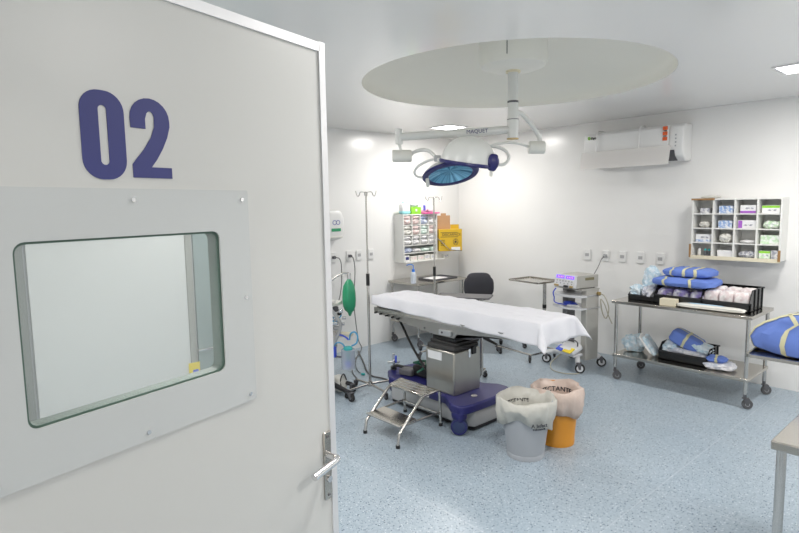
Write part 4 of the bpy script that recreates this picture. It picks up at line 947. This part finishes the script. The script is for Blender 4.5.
# absorber assembly: clear canister and fittings near the visible edge
for (x, y, w, h_, m_, nm) in ((335, 303, .16, .035, m_off, 'valve_plate'), (334, 316, .10, .07, m_chrome, 'valve_block'), (331, 330, .12, .12, m_alu, 'absorber_head')):
    p = at_d(x-2, y, dB); MB().box(A3(p), (w, w*.8, h_), rz=.6).build(nm, m_, am, bevel=.006)
for (x, y, w_, h_, m_, nm, an) in ((332, 304, .13, .02, m_off, 'side_plate', .5), (336, 309, .05, .05, m_dkgrey, 'flow_valve', .2), (341, 311, .045, .035, m_chrome, 'flow_valve', 1.0), (334, 323, .09, .035, m_chrome, 'manifold', .9), (338, 328, .07, .03, m_grey, 'manifold', .3), (333, 340, .08, .16, m_esu, 'sensor_block', .7), (339, 331.5, .04, .05, m_off, 'flow_sensor', .3)):
    p = at_d(x, y, 5.36); MB().box(A3(p), (w_, w_*.8, h_), rz=an).build(nm, m_, am, bevel=.008)
MB().tube([A3(at_d(332, 310, 5.33)), A3(at_d(338, 318, 5.33)), A3(at_d(341, 326, 5.33)), A3(at_d(338, 336, 5.33)), A3(at_d(333, 345, 5.33))], .017, 10).build('corrugated_hose', m_grey, am)
for (x, y) in ((338, 314), (342.5, 318), (337, 322), (341, 324)):
    p = at_d(x, y, dB-.05); q = p+rt*.04; MB().cyl(A3(p), A3(q), .014, seg=10).build('valve_knob', m_black if x == 338 else m_chrome, am)
jb = at_d(349, 368.5, 5.35); jb_ = A3(jb)
jr = MB().lathe([(0, 0), (.062, 0), (.066, .02), (.066, .18), (.068, .185), (0, .186)], Matrix.Translation(jb_), 24).build('suction_jar', m_jar, am)
MB().lathe([(0, .186), (.045, .186), (.045, .20), (.03, .215), (0, .215)], Matrix.Translation(jb_), 20).build('jar_lid', m_teal, jr)
MB().soft((0, 0, .045), (.07, .07, .065), wr=.1, p=2.2, M=Matrix.Translation(jb_)).build('blue_float', mat('float_blue', (.05, .15, .85), .3), jr)
MB().cyl(Vector(jb_)+Vector((0, 0, .08)), Vector(jb_)+Vector((0, 0, .17)), .018, seg=10).build('inner_valve', m_teal, jr)
for pts_, m_, nm in (([(329, 343), (333, 338), (340, 335), (346, 337), (349, 340)], m_cordb, 'dark_blue_tube'), ([(350, 340), (351, 334), (355, 332), (358, 336), (357, 343), (352, 346)], m_tubeb, 'light_blue_tube'), ([(332, 350), (337, 343), (343, 344), (347, 352), (347, 358)], m_tubeb, 'light_blue_tube')):
    MB().tube([A3(at_d(a, b, 5.33)) for a, b in pts_], .008, 8).build(nm, m_, am)
p = at_d(334, 352, 5.3); MB().box(A3(p), (.05, .05, .10), rz=.6).build('blue_connector', m_cordb, am, bevel=.006)
MB().tube([A3(at_d(331, 318, 5.35)), A3(at_d(336, 322, 5.35)), A3(at_d(342, 315, 5.35))], .006, 6).build('light_blue_tube', m_tubeb, am)
p = at_d(340, 383, 5.35); MB().soft((0, 0, 0), (.14, .10, .15), wr=.02, p=5, M=Matrix.Translation(A3(p))).build('lower_canister', m_off, am)
MB().tube([A3(at_d(342, 390, 5.28)), A3(at_d(341, 380, 5.28)), A3(at_d(344, 374, 5.28)), A3(at_d(347, 380, 5.28))], .006, 6).build('canister_strap', m_black, am)
MB().box(A3(at_d(346, 334.5, 5.45)), (.13, .10, .03), rz=.6).build('beige_bracket', m_cream, am)
# supports that tie everything to the machine
MB().cyl(A3((-4.42, 3.0, .14)), A3((-4.42, 3.0, .88)), .02, seg=12).build('front_post', m_tube, am)
pj = Vector(jb_)+Vector((0, 0, .1)); MB().cyl(A3((-4.42, 3.0, jb.z+.1)), pj-Vector((.06, 0, 0)), .01, seg=8).build('jar_bracket', m_tube, am)

# ================================================================ SUPPLY CABINET seen through the door window
cb = thing('storage_cabinet', 'tall pale cabinet seen through the window of the open door', 'cabinet', (XL+.25, 1.42, 0))
MB().bx((-.245, -1.30, .0), (.225, 1.45, 2.25)).build('body', m_grey, cb)
MB().bx((.225, -.72, .02), (.25, .455, 2.23)).build('door', mat('cabinet_white', (.68, .68, .68), .3), cb)
MB().bx((.225, -1.28, .02), (.24, -.74, 2.23)).build('side_panel', mat('cabinet_grey', (.24, .25, .24), .4), cb)
MB().bx((.225, .456, .02), (.262, .51, 2.23)).build('upright_strip', mat('strip_grey', (.33, .33, .31), .4), cb)
d2 = MB().bx((.225, .532, .02), (.247, 1.43, 2.23)).build('door', mat('cabinet_glass', (.26, .32, .32), .2), cb)
mb = MB()
for k in range(4): mb.bx((.262, .475, 2.0-.06*k), (.2635, .505, 2.015-.06*k))
mb.build('strip_slots', m_black, cb)
hp = at_x(205, 348, XL+.25+.247)-Vector((XL+.25, 1.42, 0))
MB().tube([hp+Vector((0, -.07, 0)), hp+Vector((.05, -.07, 0)), hp+Vector((.055, 0, 0)), hp+Vector((.05, .08, 0)), hp+Vector((0, .08, 0))], .012, 8, smooth=False).build('handle', m_chrome, d2)
lp = at_x(195, 369, XL+.25+.262)-Vector((XL+.25, 1.42, 0))
MB().box((.264, lp.y, lp.z), (.003, .10, .12)).build('yellow_sticker', m_yel, cb); MB().box((.2665, lp.y+.01, lp.z-.03), (.003, .05, .05)).build('blue_sticker', m_cordb, cb)

# ================================================================ SURGICAL LIGHT
def glass_blue():
    m = bpy.data.materials.new('lamp_reflector_blue'); m.use_nodes = True; nt = m.node_tree; N = nt.nodes; L = nt.links
    b = N['Principled BSDF']; b.inputs['Roughness'].default_value = .18; b.inputs['Metallic'].default_value = .25
    tc = N.new('ShaderNodeTexCoord'); g = N.new('ShaderNodeSeparateXYZ'); L.new(tc.outputs['Object'], g.inputs[0])
    at = N.new('ShaderNodeMath'); at.operation = 'ARCTAN2'; L.new(g.outputs[1], at.inputs[0]); L.new(g.outputs[0], at.inputs[1])
    nz = N.new('ShaderNodeTexNoise'); nz.noise_dimensions = '1D'; nz.inputs['Scale'].default_value = 3.2; nz.inputs['Detail'].default_value = 3; L.new(at.outputs[0], nz.inputs['W'])
    r = N.new('ShaderNodeValToRGB'); r.color_ramp.elements[0].position = .38; r.color_ramp.elements[0].color = (.05, .20, .34, 1); r.color_ramp.elements[1].position = .60; r.color_ramp.elements[1].color = (.24, .60, .85, 1)
    L.new(nz.outputs[0], r.inputs[0]); L.new(r.outputs[0], b.inputs['Base Color']); return m
m_lens = glass_blue()
PX, PY = -2.64, 3.53
sl = thing('surgical_light', 'ceiling-mounted surgical light with two domed heads over the operating table', 'surgical light', (PX, PY, 0))
def G(p): return tuple(Vector(p)-Vector((PX, PY, 0)))
MB().lathe([(.25, ZC+RH), (.25, 2.80), (.235, 2.765), (.18, 2.745), (.06, 2.735), (0, 2.735)], seg=48).build('ceiling_shroud', mat('shroud_paint', (.86, .85, .79), .5), sl)
MB().cyl((.1135, -.2228, 2.80), (.1135, -.2228, 2.99), .003, seg=8).build('shroud_seam', m_black, sl)
MB().cyl((0, 0, 2.72), (0, 0, 2.74), .055, seg=24).build('pillar_flange', m_cream, sl)
MB().cyl((0, 0, 2.50), (0, 0, 2.72), .038, seg=24).build('pillar', m_lampw, sl)
MB().cyl((0, 0, 2.50), (0, 0, 2.515), .041, seg=24).build('pillar_ring', m_dkgrey, sl)
MB().cyl((0, 0, 2.38), (0, 0, 2.50), .040, seg=24).build('pillar', m_lampw, sl)
MB().cyl((0, 0, 2.24), (0, 0, 2.38), .043, seg=24).build('arm_bearing', m_lampw, sl); MB().cyl((0, 0, 2.376), (0, 0, 2.381), .0445, seg=24).build('pillar_ring', m_dkgrey, sl)
MB().cyl((0, 0, 2.232), (0, 0, 2.24), .045, seg=24).build('bottom_cap', m_brass, sl)
# long arm to the left
J1 = at_d(399.5, 137, 4.32); A0 = Vector((PX, PY, 2.305)); dirA = (J1-A0); 
a1 = MB(); a1.tube([G(A0), G(A0+dirA*.5), G(J1)], .030, 12, smooth=False); arm1 = a1.build('long_arm', m_lampw, sl)
MB().cyl(G(J1+Vector((0, 0, .06))), G(J1+Vector((0, 0, -.055))), .028, seg=18).build('arm_joint', m_lampw, sl)
vx = -(dirA.normalized()); nx_ = Vector((-fw.x, -fw.y, 0)).normalized()
tx_ = A0+dirA*.31; zax = vx.cross(Vector((0, 0, 1))).normalized()
if zax.dot(fw) > 0: zax = -zax
up_ = zax.cross(vx).normalized()
text_mb('MAQUET', .040, .002, frame_M(G(tx_+zax*.0305), vx, up_, zax)).build('arm_text', m_navy, arm1)
hx = Vector((rt.x, rt.y, 0)).normalized()
H1 = at_d(402.5, 156, 4.32)
MB().cyl(G(J1+Vector((0, 0, -.055))), G(H1+Vector((0, 0, .03))), .012, seg=12).build('drop_stem', m_lampw, sl)
MB().tube([G(H1-hx*.075), G(H1-hx*.068), G(H1+hx*.066), G(H1+hx*.075)], [.04, .047, .047, .04], 22, smooth=False).build('joint_hub', m_hub, sl)
# short arm to the right
J2 = at_d(540, 138, 4.45)
MB().tube([G((PX, PY, 2.43)), G(at_d(522, 114, 4.3)), G(at_d(533, 126, 4.4)), G(J2)], .018, 10).build('short_arm', m_lampw, sl)
MB().cyl(G(J2+Vector((0, 0, .03))), G(J2+Vector((0, 0, -.05))), .018, seg=16).build('arm_joint', m_lampw, sl)
H2 = at_d(537, 147.5, 4.45)
MB().tube([G(H2-hx*.065), G(H2-hx*.058), G(H2+hx*.058), G(H2+hx*.065)], [.042, .05, .05, .042], 22, smooth=False).build('joint_hub', m_hub, sl)
# dome head
C1 = at_d(468.5, 163, 4.02)
viewd = (C1-CP).normalized(); rr_ = (rt - rt.dot(viewd)*viewd).normalized(); uu_ = rr_.cross(viewd)
if uu_.z < 0: uu_ = -uu_
n1 = (uu_*math.cos(.13)+rr_*math.sin(.13)); n1 = (n1 - viewd*.04).normalized()
x1_ = (rr_-n1*rr_.dot(n1)).normalized(); M1 = frame_M(G(C1), x1_, n1.cross(x1_), n1)
R1 = .196
hd = MB().lathe([(R1, 0), (R1*.985, .03), (R1*.93, .07), (R1*.82, .115), (R1*.64, .150), (R1*.42, .174), (R1*.2, .186), (0, .190)], M1, 40).build('lamp_dome', m_lampw, sl, sharp=180)
MB().lathe([(R1*.80, -.004), (R1+.006, -.016), (R1+.014, -.006), (R1+.010, .008), (R1-.004, .010)], M1, 48).build('rim', m_blue, hd)
MB().lathe([(0, -.004), (R1*.82, -.006)], M1, 40).build('reflector_glass', m_lens, hd)
hb = MB(); hb.soft((R1*.86, -R1*.58, .030), (.085, .07, .12), wr=0, p=2.6, M=M1); hb.build('side_grip', m_blue, hd)
MB().cyl(M1 @ Vector((R1*.86, -R1*.58, -.02)), M1 @ Vector((R1*.86, -R1*.58, -.065)), .012, seg=12).build('sterile_knob', m_hub, hd)
# lower head with the blue face
C2 = at_d(451, 174, 4.32)
v2 = (C2-CP).normalized(); r2_ = (rt-rt.dot(v2)*v2).normalized(); u2_ = r2_.cross(v2)
if u2_.z < 0: u2_ = -u2_
u2r = (u2_*math.cos(.17)-r2_*math.sin(.17)).normalized()
n2 = (-u2r*math.cos(math.radians(22))-v2*math.sin(math.radians(22))).normalized()   # the glass looks down and towards the doorway
x2_ = (r2_-n2*r2_.dot(n2)).normalized(); M2 = frame_M(G(C2), x2_, n2.cross(x2_), n2)
R2 = .213
h2 = MB().lathe([(R2, 0), (R2*.97, -.02), (R2*.8, -.05), (R2*.5, -.075), (0, -.085)], M2, 40).build('lamp_dome', m_lampw, sl, sharp=180)
MB().lathe([(R2*.79, .004), (R2*.83, .012), (R2+.002, .010), (R2+.008, 0), (R2, -.010), (R2-.01, -.012)], M2, 48).build('rim', m_blue, h2)
for_lens = MB().lathe([(0, -.03), (.08, -.024), (R2*.65, -.008), (R2*.81, .006)], Matrix.Identity(4), 48).build('reflector_glass', m_lens, h2); for_lens.matrix_local = M2
MB().tube([M2 @ Vector((-R2*.86, 0, .006)), M2 @ Vector((-R2*.86, .0, .03)), M2 @ Vector((-R2*.86, -.05, .045)), M2 @ Vector((-R2*.86, -.07, .03))], .014, 10).build('sterile_handle', m_hub, h2)
# yokes
MB().tube([G(H1+hx*.06), G(at_d(416, 151.5, 4.32)), G(at_d(424, 149.8, 4.28)), G(at_d(431, 152, 4.22)), G(at_d(437, 158, 4.15)), G(at_d(441, 161, 4.1))], .014, 10).build('yoke_left', m_lampw, sl)
MB().tube([G(at_d(437, 158.5, 4.16)), G(at_d(428, 161, 4.2)), G(at_d(419, 166, 4.25)), G(at_d(415, 172, 4.3)), G(at_d(417.5, 176.5, 4.32)), G(at_d(424, 177.5, 4.32))], .010, 10).build('head_loop', m_lampw, sl)
MB().box(G(at_d(438, 158.5, 4.14)), (.05, .04, .045), rz=.8).build('yoke_joint', m_grey, sl, bevel=.006)
MB().tube([G(H2-hx*.05), G(at_d(521, 144, 4.4)), G(at_d(509, 142.5, 4.3)), G(at_d(497, 144, 4.2)), G(at_d(489, 146.5, 4.1))], .010, 8).build('yoke_right', m_lampw, sl)
MB().tube([G(at_d(488, 146, 4.08)), G(at_d(498, 147, 4.06)), G(at_d(506, 151, 4.05)), G(at_d(509.3, 157.5, 4.04)), G(at_d(506.5, 163, 4.03)), G(at_d(501, 164.8, 4.02)), G(at_d(495, 163, 4.02))], .012, 10).build('head_loop', m_lampw, sl)
